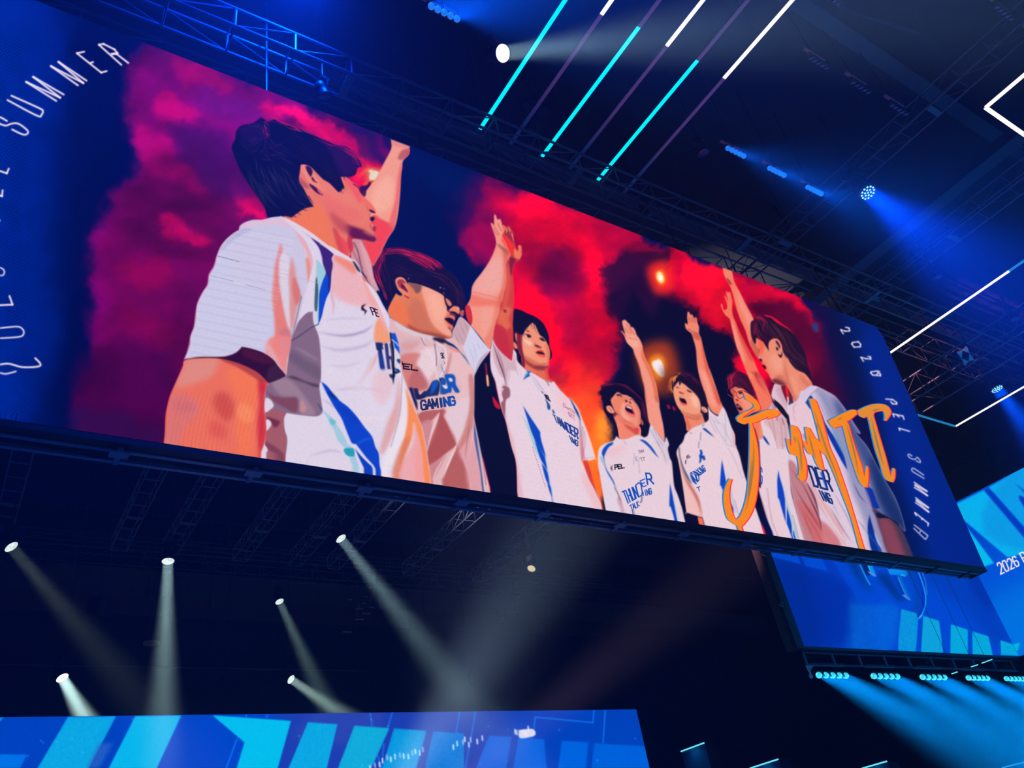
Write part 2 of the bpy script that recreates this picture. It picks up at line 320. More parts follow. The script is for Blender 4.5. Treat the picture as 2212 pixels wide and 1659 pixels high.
    text(cv,'THUN','L 650,985 900,880 960,1080 740,1210',2.6,'0c48b4',.3);text(cv,'D','L 905,860 990,790 1040,1040 960,1080',2.4,'0c48b4');text(cv,'E','L 990,780 1080,740 1100,870 1040,890',2.2,'0c48b4')
    text(cv,'R','L 1095,635 1180,640 1240,830 1130,845',3.2,'0c48b4')
    text(cv,'TALK','L 790,1245 950,1160 980,1250 825,1335',1.8,'1848a8',.25);text(cv,'ING','L 1060,960 1190,915 1210,1020 1080,1060',2.,'1848a8',.3);L(cv,'L 1040,985 1050,1060',2,'1848a8')
    L(cv,'L 1020,1060 1015,1160 985,1190',1.8,'303860',.3)
    text(cv,'THH','L 950,205 1050,185 1055,240 965,265',.9,'6a5a80',.3);text(cv,'E','L 905,330 935,320 945,390 915,400',1,'6a80b8');text(cv,'TT','L 990,345 1075,335 1080,395 1010,410',.9,'6a4a60',.3)
def fig5(cv):
    P(cv,'N 490,1250 460,1100 400,920 380,880 760,900 820,1080 700,1150','e87a5c',.5)
    n=P(cv,'N 420,930 500,950 740,900 790,1000 830,1070 700,1130 540,1200 500,1240 470,1120','e88468',1)
    P(cv,'N 420,930 500,1000 700,1040 760,920 600,960','c85c44',3,n,.7);P(cv,'N 430,960 480,1000 560,1200 510,1240','e06044',3,n,.8)
    P(cv,'N 190,280 200,200 250,160 340,150 380,120 480,150 600,220 700,310 770,380 800,500 850,640 870,760 880,900 880,1050 830,1080 800,1000 750,860 500,380 230,560 200,480','160a28',.8)
    hair(cv,None,['N 250,170 180,280 160,400 190,520','N 350,130 260,220 220,330'],60,.5,1.3,['ffb040','d86020','ff8a30','a03020'],9,.8,1.8)
    hair(cv,None,['N 360,130 560,200 760,400','N 300,180 450,250 640,420 740,600'],60,.5,1.2,['6a1428','a02030','3c0c28'],10,.6,2.5)
    P(cv,'N 300,180 420,200 700,380 830,650 860,1040 800,980 700,640 500,400 380,300','10091f',2,None,.8)
    f=P(cv,'N 235,370 270,340 330,300 420,350 480,390 600,490 690,600 730,700 745,800 735,900 700,980 620,990 520,960 420,920 360,860 290,760 240,620 220,500','ec9878',.5)
    P(cv,'N 220,420 260,420 280,600 330,760 400,880 320,800 250,650','f0986a',2,f,.8);P(cv,'N 560,560 640,580 700,700 680,800 600,760','f8c0b0',5,f,.8)
    P(cv,'N 380,860 520,920 700,930 740,850 720,980 600,1000 440,930','c46848',3,f,.8)
    P(cv,'N 225,380 300,290 480,380 640,520 720,640 640,540 540,450 440,360 400,330 380,310 340,380 320,300 280,340 240,400','1c0c26',.6)
    P(cv,'N 270,400 320,420 340,430 290,425','3a1020',.5);P(cv,'N 470,460 530,480 580,520 510,500','3a1020',.5)
    P(cv,'N 330,500 360,500 400,520 430,540 390,545 340,525','b03c38',.7);P(cv,'N 330,505 350,510 345,525','5a1020',.4)
    P(cv,'N 340,590 400,600 450,650 480,720 460,760 400,745 350,700 335,640','c84848',.5);P(cv,'N 345,620 410,625 450,670 472,720 420,715 355,670','0e0614',.4)
    P(cv,'N 345,600 400,605 430,625 380,620','f0d8d0',.4);P(cv,'N 350,700 400,725 460,735 430,755 380,740','e85c58',.5)
    P(cv,'N 750,800 780,780 830,800 875,860 850,900 800,890 765,850','f0a088',.4);L(cv,'N 790,810 800,860 840,880',1,'7a2828',.3)
    # raised arm
    a=P(cv,'M 1310,115 1335,115 1365,170 1370,150 1395,165 1425,230 1430,205 1460,210 1480,300 1505,370 1505,480 1540,560 1570,700 1620,900 1680,1100 1720,1280 1790,1450 1880,1659 N 910,60 950,280 1010,440 1080,600 1160,770 1150,850 1080,940 960,880 880,740 850,620 800,450 740,280 700,60 M 1600,1480 1520,1250 1470,1000 1450,750 1400,560 1370,480 1280,400 1265,300 1310,320 1300,200','ee8468',.5)
    P(cv,'M 1540,560 1620,900 1720,1280 1880,1659 1800,1659 1680,1350 1620,1100 1560,800','e04c34',2.5,a,.9)
    P(cv,'N 700,60 800,300 860,560 930,720 1050,800 1000,560 880,200','f2a090',5,a,.8)
    P(cv,'M 1380,480 1500,480 1540,560 1500,600 1420,560','b84438',3,a,.6)
    for s in('M 1330,200 1355,290','M 1375,190 1400,290','M 1430,220 1440,300','M 1320,400 1400,450 1480,480'): L(cv,s,.9,'7c2028',.3,a)
    t=P(cv,'N 510,1250! 600,1180 720,1130 830,1085! 890,1030 890,920 880,800 890,780! 940,880 1060,965 1080,930 1110,880 1160,775! 1210,850 1260,980 1330,1180 1390,1320 1400,1500 1420,1530 O 1150,70 1200,200 1260,450 1330,680 1400,900 1480,1120 1570,1380 1650,1560! 580,1395! 550,1280! 270,1190! 200,700 130,300 95,140 150,30 N 320,1540 400,1450 440,1330 480,1280','e4cad6',.4)
    P(cv,'O 100,150 150,30 200,300 300,560 420,800 500,1000 530,1270 270,1190 200,700','ecb4ac',3,t,.8)
    P(cv,'O 150,330 260,560 340,700 440,860 500,1000 540,1270 470,1050 380,860 260,650','b85c54',3,t,.8)
    P(cv,'O 130,90 150,60 160,200 220,400 300,560 360,700 260,560 170,330','3a5a78',.8,t,.9)
    P(cv,'N 900,900 1060,970 1200,860 1330,1180 1400,1500 1200,1480 1000,1100','d8ccdc',3,t,.7);P(cv,'N 1330,1180 1400,1320 1400,1540 1350,1500','e0a8a4',2,t,.7)
    for s in('N 930,950 1050,1200 1230,1480','N 1000,980 1120,1120','N 980,1050 1110,1110','N 1150,1100 1260,1350 1340,1480','N 920,1000 960,1150 1060,1300','N 1210,900 1220,1450','O 990,60 1100,250 1250,600','O 950,0 1140,60'): L(cv,s,1.2,'9a88a0',.8,t,.6)
    P(cv,'N 780,1190! 830,1200 900,1260 1010,1370! 900,1300 790,1215','0a4098',.4,t);P(cv,'N 800,1120 780,1160','0a3c90',.3,t);L(cv,'N 805,1125 775,1155',1.3,'0a3c90',.3,t)
    for s in('N 745,1270 735,1430','N 715,1440 700,1555 720,1555'): L(cv,s,1.2,'506a98',.3,t)
    L(cv,'N 535,1275 575,1300',1,'903c40',.4,t)
    # lettering
    P(cv,'O 500,90! 540,110 550,170 530,200! 580,200 600,270! 570,280 540,240 520,320! 490,330! 500,250 490,200 510,160','0c40a8',.3,t)
    text(cv,'TALKING','O 330,510 565,365 605,465 480,560',1.8,'1448a8',.1);P(cv,'O 330,530! 360,520 400,600 440,700! 420,690 370,640','1448a8',.3)
    text(cv,'NU','O 370,560 480,520 490,620 440,690',1.9,'1448a8',.3);text(cv,'T','O 450,760 505,740 505,820 480,820',1.5,'183c88')
    text(cv,'PEL','O 265,215 320,170 340,215 285,260',.9,'2a1c30',.2);L(cv,'O 245,340 260,270 260,350',1,'3a2838')
    P(cv,'O 890,270! 920,430 960,640 1000,830 1040,1000 1090,1120! 1095,1290! 1040,1150 960,950 910,820 870,720! 855,720! 870,480','0a40c0',.3,t);P(cv,'O 1130,1420 1180,1440 1190,1495 1150,1490','0a40b0',.3,t)
    P(cv,'O 985,440! 1020,620 1060,800 1100,1000 1150,1230 1110,1150 1050,950 1000,650','a8c4d8',.6,t,.9);L(cv,'O 1110,970 1150,1120 1180,1230',.9,'806070',.3,t,.8)
    P(cv,'O 465,1265! 550,1290! 570,1395! 475,1380!','f0704c',.3,sm=False);P(cv,'O 1570,1370 1660,1560 1620,1560','d81828',.5)
def fig6(cv):   # man in glasses, half behind the lettering
    P(cv,'N 1250,300 1230,250 1270,230 1255,180 1330,140 1400,130 1460,115 1560,150 1640,200 1700,330 1740,450 1780,600 1800,700 1600,500 1400,400 1300,480 1270,380','4a0c2c',.6)
    hair(cv,None,['N 1260,200 1270,330 1310,480','N 1300,160 1320,300 1360,420','N 1400,130 1330,250 1340,430'],50,.5,1.3,['c81830','e02838','8a1030'],12,.8,2)
    hair(cv,None,['N 1450,130 1600,250 1720,450','N 1500,200 1640,330 1740,540'],40,.5,1.3,['1a0820','3a0c28'],13,.8,2.5)
    f=P(cv,'N 1310,470 1400,400 1500,380 1600,480 1700,560 1760,620 1850,800 1880,860 1750,900 1560,990 1500,930 1450,850 1400,740 1365,640 1370,590 1340,540','ec7c60',.5)
    P(cv,'N 1480,560 1660,580 1760,680 1720,800 1600,850 1540,700','f0957c',4,f,.8)
    P(cv,'N 1310,470 1380,420 1400,560 1370,600','c84038',2,f,.8)
    P(cv,'N 1390,380 1500,330 1640,450 1740,580 1640,520 1560,440 1440,420','30081f',1,None,.8)
    P(cv,'N 1460,510 1500,495 1540,515 1500,545','200818',.4);L(cv,'N 1440,420 1500,410 1580,450',1.5,'2a0a18',.4)
    L(cv,'N 1420,520 1500,480 1560,560 1530,610 1480,625 1440,590 1420,530',.9,'3a1a20',.2);L(cv,'N 1520,470 1640,520 1750,580',1,'3a1a20',.2);L(cv,'N 1380,480 1420,520',.9,'3a1a20')
    L(cv,'N 1360,610 1300,580 1255,545',1,'c05040',.2)
    P(cv,'N 1400,640 1440,640 1470,670 1430,680','a03028',.6)
    P(cv,'N 1420,730 1460,740 1530,820 1540,850 1480,855 1440,810','1a0814',.4);P(cv,'N 1440,755 1480,780 1490,800 1455,790','d8a8a0',.4);P(cv,'N 1460,860 1530,880 1500,930','e04038',.8)
    # near arm of the man in glasses and arm in front
    cu=1
    n=P(cv,'N 1720,1100 1900,1060 1990,1200 1900,1400 1840,1420 1780,1220','e87a58',.5);P(cv,'N 1900,1060 1990,1200 1900,1400 1860,1300','f09068',2,n,.7)
    t=P(cv,'N 1840,1420! 1930,1340 1880,1060 1900,1030 2080,900 2206,800 Q 770,940 850,1050 950,1150 990,1280 1000,1500 S 480,0 500,300 520,500 600,800 720,1220! 240,1160! 130,900 40,600 0,450 0,380 30,340 0,-400 N 1850,1659','e2c8d4',.4)
    P(cv,'Q 620,950 800,1000 960,1200 1000,1500 850,1659 700,1350 560,1200','d0a0a8',4,t,.7)
    for s in('Q 780,1050 850,1250 880,1659','Q 850,1080 920,1280 930,1500','Q 700,1150 760,1500','Q 640,1200 720,1400 800,1659','S 0,480 80,700 160,1000','S 130,400 200,900 300,1150'): L(cv,s,1.6,'a06c78',1,t,.6)
    for s in('Q 840,1060 900,1250','Q 760,1060 790,1180'): L(cv,s,1.4,'7a2030',.5,t,.8)
    P(cv,'Q 540,1440! 590,1480 640,1590! 560,1500','1040a0',.4,t);P(cv,'R 600,550 680,670 640,640','1040a0',.4,t)
    P(cv,'S 310,115! 330,230 380,400 415,580! 425,950! 380,800 320,580! 300,560! 290,300','0a40c0',.3,t);P(cv,'S 445,680! 480,800 520,960 525,1195! 440,960!','0a40b8',.3,t)
    P(cv,'S 405,320! 440,560 510,800 580,1010 620,1200 570,1200 500,900 430,620','a8c8d4',.6,t);L(cv,'S 535,830 580,1000 630,1200',1,'806070',.3,t,.8);P(cv,'S 545,1070 575,1205 545,1205','0a40b8',.3,t)
    text(cv,'RG','R 545,900 590,960 590,1140 545,1100',1.8,'1440a0',.3)
def fig7(cv):   # man seen from the side at the right
    a=P(cv,'Q 740,560 720,650! 685,760! 740,860 850,980 980,1100 1010,1240 1020,1400 990,1500 1300,1659 1500,1200 1100,850 850,560','d8b8cc',.4)
    P(cv,'Q 720,780! 800,860 900,960 980,1060! 1000,1260 1010,1500! 990,1380 960,1220 900,1120 830,1020 750,900','120c1a',.4)
    P(cv,'Q 690,760 740,560 830,570 900,700 960,800 980,1080 850,900','dcbccc',1)
    P(cv,'Q 760,580 840,600 900,720 940,850 980,1000 860,860 780,700','c49cb0',4,a,.8)
    P(cv,'Q 850,570 1000,600 1060,900 980,900 920,800','701420',1);P(cv,'Q 920,590 960,600 980,760 945,760','e81828',.5);L(cv,'Q 965,770 985,1050',4,'e4c4d0',.5)
    P(cv,'Q 980,880 1040,840 1050,880 1000,930','1a4070',.4)
    # raised arms in front of the smoke
    m=P(cv,'P 175,65! 330,130! 350,230 380,330 470,500 560,680 640,830 700,950 740,1050 760,1250 700,1290 640,1080 780,1460 770,1600 700,1500 620,1350 560,1150 470,950 400,750 350,550 290,370 220,250 180,150','ee7a5c',.5)
    P(cv,'P 400,420 500,600 600,800 680,960 650,1150 560,950 450,700','f2968a',5,m,.8)
    P(cv,'P 230,240 280,280 330,360 280,330','4a1428',1.5,m,.7);P(cv,'P 180,70 320,130 340,200 260,240 200,200','e88868',4,m,.7)
    P(cv,'P 640,1350 700,1300 800,1500 820,1659 720,1540','b86048',2,m,.8)
    b=P(cv,'P 225,490 250,480 262,500 275,480 300,490 320,580 335,640 330,780 350,900 400,1020 450,1150 550,1350 650,1550 700,1659 Q 340,60 400,180 470,350 560,500 650,700 700,860 620,980 500,1010 470,880 400,660 300,440 230,280 150,60 P 400,1400 330,1100 290,950 220,880 170,800 135,700 160,690 195,790 240,760 240,680 195,555 220,560 260,640','ee7458',.5)
    P(cv,'P 300,1000 340,1000 450,1300 560,1659 500,1659 400,1400 320,1150','f2907c',2,b,.9)
    P(cv,'Q 300,100 400,300 420,480 640,760 700,860 600,700 480,480 360,200','d03434',3,b,.85)
    P(cv,'P 400,1050 560,1350 690,1659 620,1600 480,1300','c84038',3,b,.8);P(cv,'P 170,800 240,850 250,920 200,860','ff7838',3,b,.8)
    P(cv,'Q 280,380 340,340 380,400 330,500 400,660 360,600','f08a5c',2,b,.7)
    P(cv,'Q 320,340 400,350 480,360 560,520 640,700 600,640 480,460 420,420','7a1830',3,None,.4)
    P(cv,'Q 560,1010! 620,980 660,930 705,850! 740,920 860,1060 960,1180 800,1100 640,1040','cbb0c8',.8);P(cv,'Q 700,900 760,960 740,1000 700,960','d06078',1.5,None,.7)
    # neck, face
    f=P(cv,'P 740,1270 800,1300 860,1330 950,1290 1060,1270 1120,1400 1240,1500 1350,1620 Q 960,20 1060,150 1130,270 1240,330 1320,440 1385,575 1250,650 1170,740 1120,860 1085,870 1040,760 980,640 930,570 840,575 760,545 690,490 640,390 590,330 580,290 600,270 560,230 520,205 530,180 470,130 460,90 500,60 P 810,1620 790,1560 800,1480 750,1400 730,1330','e88a70',.5)
    P(cv,'P 760,1270 880,1350 860,1500 820,1620 Q 560,180 640,330 700,420 600,320 540,220 500,60','f05a3c',3,f,.8)
    P(cv,'Q 700,60 860,100 900,250 820,360 720,280 660,120','eea088',8,f,.8)
    P(cv,'Q 690,490 740,460 830,470 930,540 940,575 850,575 760,550','5a2430',3,f,.9)
    P(cv,'Q 740,440 850,400 930,500 1000,620 1060,760 980,640 900,540','c05c48',4,f,.7)
    P(cv,'Q 900,60 930,250 980,450 1060,650 1120,850 1080,860 1020,700 940,500 900,300','c8684c',4,f,.7)
    P(cv,'Q 1000,400 1100,500 1140,650 1160,750 1080,700','ec9a80',4,f,.7);P(cv,'Q 1180,380 1300,500 1370,570 1300,600 1200,500','cc6c50',4,f,.7)
    P(cv,'Q 475,125 520,130 525,165 495,160','1a0818',.4);P(cv,'Q 530,225 570,235 595,280 585,300 550,270','1c0a14',.4);P(cv,'Q 600,330 620,380 640,400 610,370','7a1c20',.5)
    P(cv,'P 1060,1280 1110,1290 1160,1340 1185,1420 1180,1520 1150,1580 1100,1540 1070,1450 1050,1370','e08a70',.5)
    P(cv,'P 1075,1310 1110,1330 1150,1400 1140,1450 1110,1390 1080,1350','4a1828',.5);P(cv,'P 1080,1420 1110,1440 1120,1480 1090,1470','180818',.4);P(cv,'P 1110,1540 1160,1560 1190,1500 1180,1590 1150,1600','2a0c20',.8)
    h=P(cv,'P 650,1010 700,960 720,900 790,880 860,880 880,860 950,880 1000,890 1100,950 1200,1030 1300,1100 1400,1210 1450,1300 1530,1430 1600,1600 Q 1290,150 1330,300 1385,500 1330,450 1250,370 1160,330 1080,280 1000,170 940,60 P 1270,1620 1200,1500 1190,1400 1130,1290 1060,1270 980,1310 950,1380 960,1490! 900,1400 860,1330 790,1270 740,1270! 730,1370 680,1300 650,1180','200a26',.6)
    hair(cv,h,['P 720,920 680,1060 700,1250','P 760,900 740,1100 840,1300','P 900,950 880,1150 950,1350'],60,.6,1.6,['6a1030','4a1030','8a1838'],21,.6,4)
    hair(cv,h,['P 1000,950 1200,1200 1350,1500 Q 1250,200','P 950,1000 1150,1250 1300,1550 Q 1200,250','P 900,980 1000,1150 1150,1280'],140,.5,1.6,['3a1830','4a2430','120818','5a2c34'],22,.6,7)
    P(cv,'P 720,890 800,885 870,930 930,1020 880,990 820,960 730,940','b01038',3,h,.8)
    P(cv,'P 860,870! 960,870 1080,930 1180,1010 1320,1110 1420,1230! 1300,1130 1180,1060 1080,1000 1000,930 900,900','e0102c',1.5,h,.9)
    # jersey
    t=P(cv,'Q 1085,870! 1140,800 1180,690 1260,640 1370,575! 1480,600 1620,670 1760,750 1850,850 1960,1000 2080,1200 2206,1400 R 1700,520 1850,700 1950,900 2060,1100 2200,1350 2300,1700 U 430,1080 560,1440 240,1410! 30,1375! S 1370,1320! 1000,1270! 720,1230! 600,800 525,480 485,200 465,0 Q 985,1600 1010,1280 1000,1200 980,1050 985,920 1050,880','d9c4d8',.5)
    P(cv,'Q 1370,575 1620,670 1850,850 2206,1400 R 1850,700 2060,1100 2300,1600 U 560,1440 240,1410 S 1780,1380 1700,1000 1500,500 1350,0 Q 1700,1300 1500,800','7c80b0',8,t,.75)
    P(cv,'Q 1760,750 1850,850 2206,1400 R 1900,700 2060,1100 2300,1600 U 560,1440 480,1430 S 1900,700 1780,330 R 1700,700 1500,300','2c407c',10,t,.85)
    P(cv,'R 1900,800 2300,1500 2300,1700 U 560,1440 480,1430 360,1100 180,700','0a2460',9,t,.75)
    P(cv,'Q 1040,900 1200,850 1400,950 1480,1300 1300,1280 1100,1250 1010,1240','e8c0cc',4,t,.7)
    P(cv,'S 460,0 560,0 700,250 820,420 900,650 960,900 1000,1120 S 1000,1260! 720,1220! 600,800 520,480','b87078',3,t,.85)
    P(cv,'S 600,600 800,700 960,900 1100,1000 1300,1290 1000,1260 880,1240 700,900','c86468',4,t,.8)
    P(cv,'S 700,100 800,200 950,480 1100,700 1300,1000 1400,1320 1370,1310 1100,900 950,700 850,500','d89898',3,t,.6)
    for s,w,c in(('S 680,300 850,650 960,900 1000,1100',3,'5c0820'),('S 740,280 880,560 960,850',4,'4a0820'),('S 600,450 800,780 1000,1090',1.4,'5c1020'),('S 500,250 700,600 900,900 1000,1080',1,'7a2030'),('S 660,700 780,1000 880,1240',1.4,'a02c30'),('S 700,750 860,1000 1010,1260',1.6,'b03438'),('S 480,50 620,250 800,560',1.2,'90404c'),
      ('S 900,500 1100,850 1300,1150 1430,1320',3,'e8d8ec'),('S 1190,480 1400,850 1560,1250',3,'9c8cac'),('S 1130,700 1300,1000 1480,1280',2.5,'8a6c84'),('S 1100,520 1300,900',2.5,'a89cb4'),('S 1020,420 1150,600',2,'c0889c'),('S 1580,900 1740,1150',4,'8a90b0'),('S 1500,320 1600,520 1700,640',3,'50507c'),
      ('Q 1420,700 1560,1000 1700,1300',3,'a0a0c4'),('Q 1500,700 1700,1000 1850,1500',3,'8088b4'),('Q 1380,680 1480,900 1520,1150',3,'b0b0cc')): L(cv,s,w,c,1.,t,.75,2)
    P(cv,'Q 1140,800 1250,660 1370,575 1480,600 1400,690 1330,760 1270,870! 1190,800 1130,860','d4c0dc',.8,t);L(cv,'Q 1270,870 1340,760 1400,690 1480,630',1.2,'8a7ca4',.5,t)
    P(cv,'Q 1270,870! 1350,750 1400,800 1480,950 1560,1100 1620,1300 1700,1500 1800,1659! 1700,1500 1600,1250 1450,1050 1350,980','103c90',.6,t)
    P(cv,'R 1290,330! 1400,500 1480,620 1560,780 1610,970! 1550,880 1450,700 1380,560','0830a4',.5,t);P(cv,'R 1400,420 1500,560 1600,780 1640,900 1560,780 1480,640','6c98b8',3,t,.7)
    L(cv,'Q 1050,1050 1100,1200',2,'e09898',1,t,.7);L(cv,'Q 1110,880 1060,960 1080,1050',1.6,'b87c90',.8,t,.8)
    P(cv,'Q 1220,1400 1290,1420 1290,1500 1240,1490','8c607c',.8,t,.5)
    text(cv,'DER','S 780,50 1090,130 1170,450 880,370',4.2,'122c70',.32);L(cv,'S 985,150 1080,410',3.5,'0848c0',.3)
    text(cv,'ING','S 930,430 1120,500 1180,655 1010,590',3.,'163478',.3)
    # dark arm and neighbour jacket at the very right
    P(cv,'S 1690,380 1800,420 1870,600 1925,720! 1860,740! 1780,700! 1700,450','0830a0',.6,t);P(cv,'S 1700,400 1790,640 1800,730 1760,700','c08c98',1.5,t,.6)
    P(cv,'S 1800,720 1900,760 1990,850 2212,960 U 600,1440! 330,1420 240,1200 180,1020','43324c',2.5);P(cv,'U 200,1020 300,1010 380,1100 440,1250 500,1440 330,1420 260,1250','8c4254',7,None,.85)
    P(cv,'U 180,950 250,970 400,1050 440,1110 330,1020 200,1010','0a1430',1)
    P(cv,'S 1760,830! 1800,980 1850,1150 1900,1300 1970,1420! 1780,1380! 1730,1050','0a2c8c',1);P(cv,'S 1840,1100 1880,1180 1960,1340 1900,1300 1850,1180','9ca8d8',1.5)
    L(cv,'S 1730,1100 1920,1380',3,'0a50c0',.8)
def fig3(cv):
    # dark wings of the stage behind
    P(cv,'G 1160,160! 1060,300 1000,430 1000,800 1040,1050 1100,1300 1170,1590! J 480,1395! 460,980 400,750 330,450 260,260 200,0 I 140,880','060a24',1)
    P(cv,'G 1110,270 1130,280 1140,400 1125,400','8a1420',1);P(cv,'G 1125,400 1145,400 1155,500 1135,505','ffb070',.8)
    P(cv,'J 150,100 240,220 250,270 190,250 160,180','c01428',1.5)
    # raised forearm and arm
    a=P(cv,'H 1110,300 1140,360 1180,420 1180,500 1200,590 1230,700 1260,720 1260,640 1290,630 1320,650 1325,780 1300,860 1280,890 1220,930 1180,1000 1170,1150 1190,1350 1190,1659 I 550,100 550,600 560,760 540,870 505,1005 450,980 330,850 230,700 200,600 250,300 330,0 H 970,1600 1040,1300 1060,1000 1100,850 1130,780 1060,700 990,500 985,300 1010,290 1030,340 1040,310 1080,315','c84030',.5)
    P(cv,'H 1190,680 1250,720 1330,780 1290,860 1210,850 1190,780','e8744c',1.5,a);P(cv,'H 1255,640 1290,630 1315,660 1315,760 1270,740','ec7454',1,a)
    P(cv,'H 1000,450 1100,500 1230,690 1190,680 1160,800 1100,740 1040,600','f02c18',2.5,a,.9);P(cv,'H 1040,380 1140,380 1200,600 1140,560','9c3040',2,a,.8)
    for s in('H 1045,330 1075,420','H 1100,330 1125,400','H 1150,430 1190,560','H 1010,310 1020,400'): L(cv,s,3,'e87c5c',.6,a)
    for s in('H 1080,400 1110,520','H 1130,450 1160,580','H 1030,380 1060,480'): L(cv,s,1.4,'5c1830',.5,a)
    P(cv,'H 1130,830 1200,860 1230,900 1180,980 1150,1150 1110,1100 1110,930','6c1030',2.5,a,.8)
    P(cv,'H 1080,1000 1110,1000 1130,1300 1100,1500 1060,1659 1000,1659 1050,1300','d8503c',3,a);L(cv,'H 1165,1130 1185,1300 1190,1650',1.6,'ff3838',.5,a)
    P(cv,'I 300,200 420,100 520,150 470,300 500,450 400,500 280,400','de6844',4,a,.9);P(cv,'I 370,150 430,160 420,210 390,190','702030',1.5,a,.8)
    P(cv,'I 240,420 290,405 380,450 450,560 540,700 545,860 505,1005 400,930 300,820 220,650','c02838',2.5,a,.9);P(cv,'I 430,500 550,500 550,800 500,900 460,700','c83830',3,a,.8)
    # hair back and neck
    P(cv,'I 555,170 640,155 720,180 800,240 870,250 940,290 1030,360 1090,450 1140,570 1160,740 1180,1000 700,1140 600,1000 560,820 550,600','0c0a26',.6)
    n=P(cv,'I 720,940 1130,1050 1135,1200 1165,1340! 1210,1370 1220,1400 1080,1350 900,1230 740,1150','dc6844',.6)
    P(cv,'I 740,1000 900,1100 1130,1100 1130,1170 950,1180 780,1080','7c2c30',3,n,.85);P(cv,'I 740,1080 800,1120 950,1220 900,1240 740,1150','e87050',2,n,.8)
    P(cv,'I 1080,1150 1130,1150 1160,1350 1120,1340','e03830',2,n,.8)
    f=P(cv,'I 605,520 700,560 760,480 860,380 900,370 990,560 1090,660 1150,780 1170,860 1170,960 1140,1080 1090,1110 960,1080 850,1030 740,950 720,1060 700,1100 690,960 640,850','ec9070',.5)
    P(cv,'I 600,530 700,560 700,720 710,850 740,1000 740,1130 690,1120 690,980 640,860 620,760','781428',1.5,None,.95)
    P(cv,'I 700,600 760,640 870,720 880,900 800,960 720,850','ee9a7a',4,f);P(cv,'I 720,640 820,690 870,720 840,760 760,720','f0ccb8',2.5,f,.8)
    P(cv,'I 740,930 860,1010 1000,1070 1140,1060 1150,960 1160,1050 1090,1110 960,1080 840,1030','b85440',3,f,.9);P(cv,'I 1100,720 1160,800 1165,960 1130,1060 1120,900','dc6848',2,f,.7)
    P(cv,'I 900,700 950,760 1020,790 1000,830 920,780','cc5848',1.5,f,.7)
    P(cv,'I 560,500 700,580 740,510 790,430 840,370 880,380 960,440 1000,580 1060,600 1130,720 1150,760 1160,700 1130,540 1040,380 900,270 700,200 560,300','0c0a26',.5)
    for s in('I 850,330 860,430 890,500','I 820,380 800,440 770,500','I 900,380 910,470 960,570','I 940,400 960,480'): L(cv,s,1.6,'140c26',.4,None,1,1)
    for s in('I 760,440 790,500','I 950,440 975,560'): L(cv,s,1.,'30141c',.3,None,.8,1)
    L(cv,'I 760,500 820,530',2,'3a1418',.6,f,.8)
    P(cv,'I 725,590 780,575 830,595 850,620 800,630 760,610','e8c8c0',.5,f,.6);P(cv,'I 775,575 830,590 850,620 810,630 785,610','1c0c18',.6);L(cv,'I 720,590 770,572 830,590 850,615',1.1,'1c0810',.3)
    P(cv,'I 1000,640 1040,640 1080,670 1090,695 1050,685 1010,665','1c0c18',.6);L(cv,'I 985,640 1030,635 1080,665',1,'1c0810',.3)
    P(cv,'I 905,760 950,755 1000,785 1040,800 1000,800 950,785','501420',1)
    P(cv,'I 930,880 970,850 1040,850 1080,900 1085,960 1040,960 990,940','c84038',.6);P(cv,'I 930,885 980,870 1040,880 1080,915 1020,910 960,895','1c0810',.5);P(cv,'I 970,915 1040,925 1085,935 1070,965 1010,950','f06048',.6)
    P(cv,'I 575,560 605,570 605,690 590,680','e07c5c',.5);P(cv,'I 550,700 600,740 620,820 560,800','e88060',.6)
    # jersey
    t=P(cv,'I 160,800! 195,640! 250,760 340,880 450,980 520,1030! 550,820! 600,900 620,1030 740,1160! 900,1240 1080,1350 1200,1400! 1240,1380 1330,1500 1480,1659 J 1170,120 1280,250 1340,400 1420,600 1520,930! 1420,960! 1340,960 1440,1200 1550,1400 1600,1570! 1250,1520! 940,1460! 480,1395! 465,1000 400,760 330,450 290,330 250,200 205,0 I 240,1380 170,1200 150,1000','e2cbd9',.4)
    P(cv,'I 190,700 250,760 450,980 520,1030 560,900 600,1180 480,1200 450,1400 490,1560 470,1659 370,1659 350,1500 400,1350 300,1250 200,1000','c8a0ac',3,t,.75)
    for s,w,c in(('I 200,720 290,1000 380,1250 430,1450',3,'4c1c30'),('I 260,800 350,1050 420,1300',1.8,'80505c'),('I 170,850 230,1100 360,1380',2,'e8d0dc'),('I 570,1100 640,1300',2,'b090a8'),('I 480,1200 470,1400',1.6,'a890a8'),('I 850,1250 1000,1450 1130,1640',2.4,'a8a0bc'),('I 820,1260 980,1500 1100,1640',1.4,'8cb4cc'),('I 640,1100 700,1350',1.4,'c0b0c8')): L(cv,s,w,c,.8,t,.8,2)
    P(cv,'I 350,1480 400,1450 480,1500 490,1600 470,1659 J 370,60 380,100 330,150 320,260 320,440! 290,330 260,200 290,150 275,60 300,0','8a5460',1.6,t,.9)
    P(cv,'I 730,1155! 780,1190 850,1215 810,1240 830,1280 760,1320 715,1355! 760,1260 790,1220','1450a0',.5);P(cv,'I 770,1230 800,1240 740,1320','60a8d8',.5)
    P(cv,'J 320,300 350,450 430,700 480,1000 540,1390 480,1395 465,1000 400,760 340,500','e4aab0',3,t,.8);P(cv,'J 540,1390 545,1200 500,1000 560,1380','d8a8b8',2,t,.5)
    P(cv,'J 1000,0 1170,120 1280,250 1290,450 1180,420 1000,250','ecc0cc',6,t,.7);P(cv,'J 1300,400 1330,600 1380,960 1340,960 1310,800','d07c84',1.6,t,.8)
    P(cv,'J 1350,1100 1550,1400 1600,1570 1500,1550 1350,1250','eab4bc',5,t,.7)
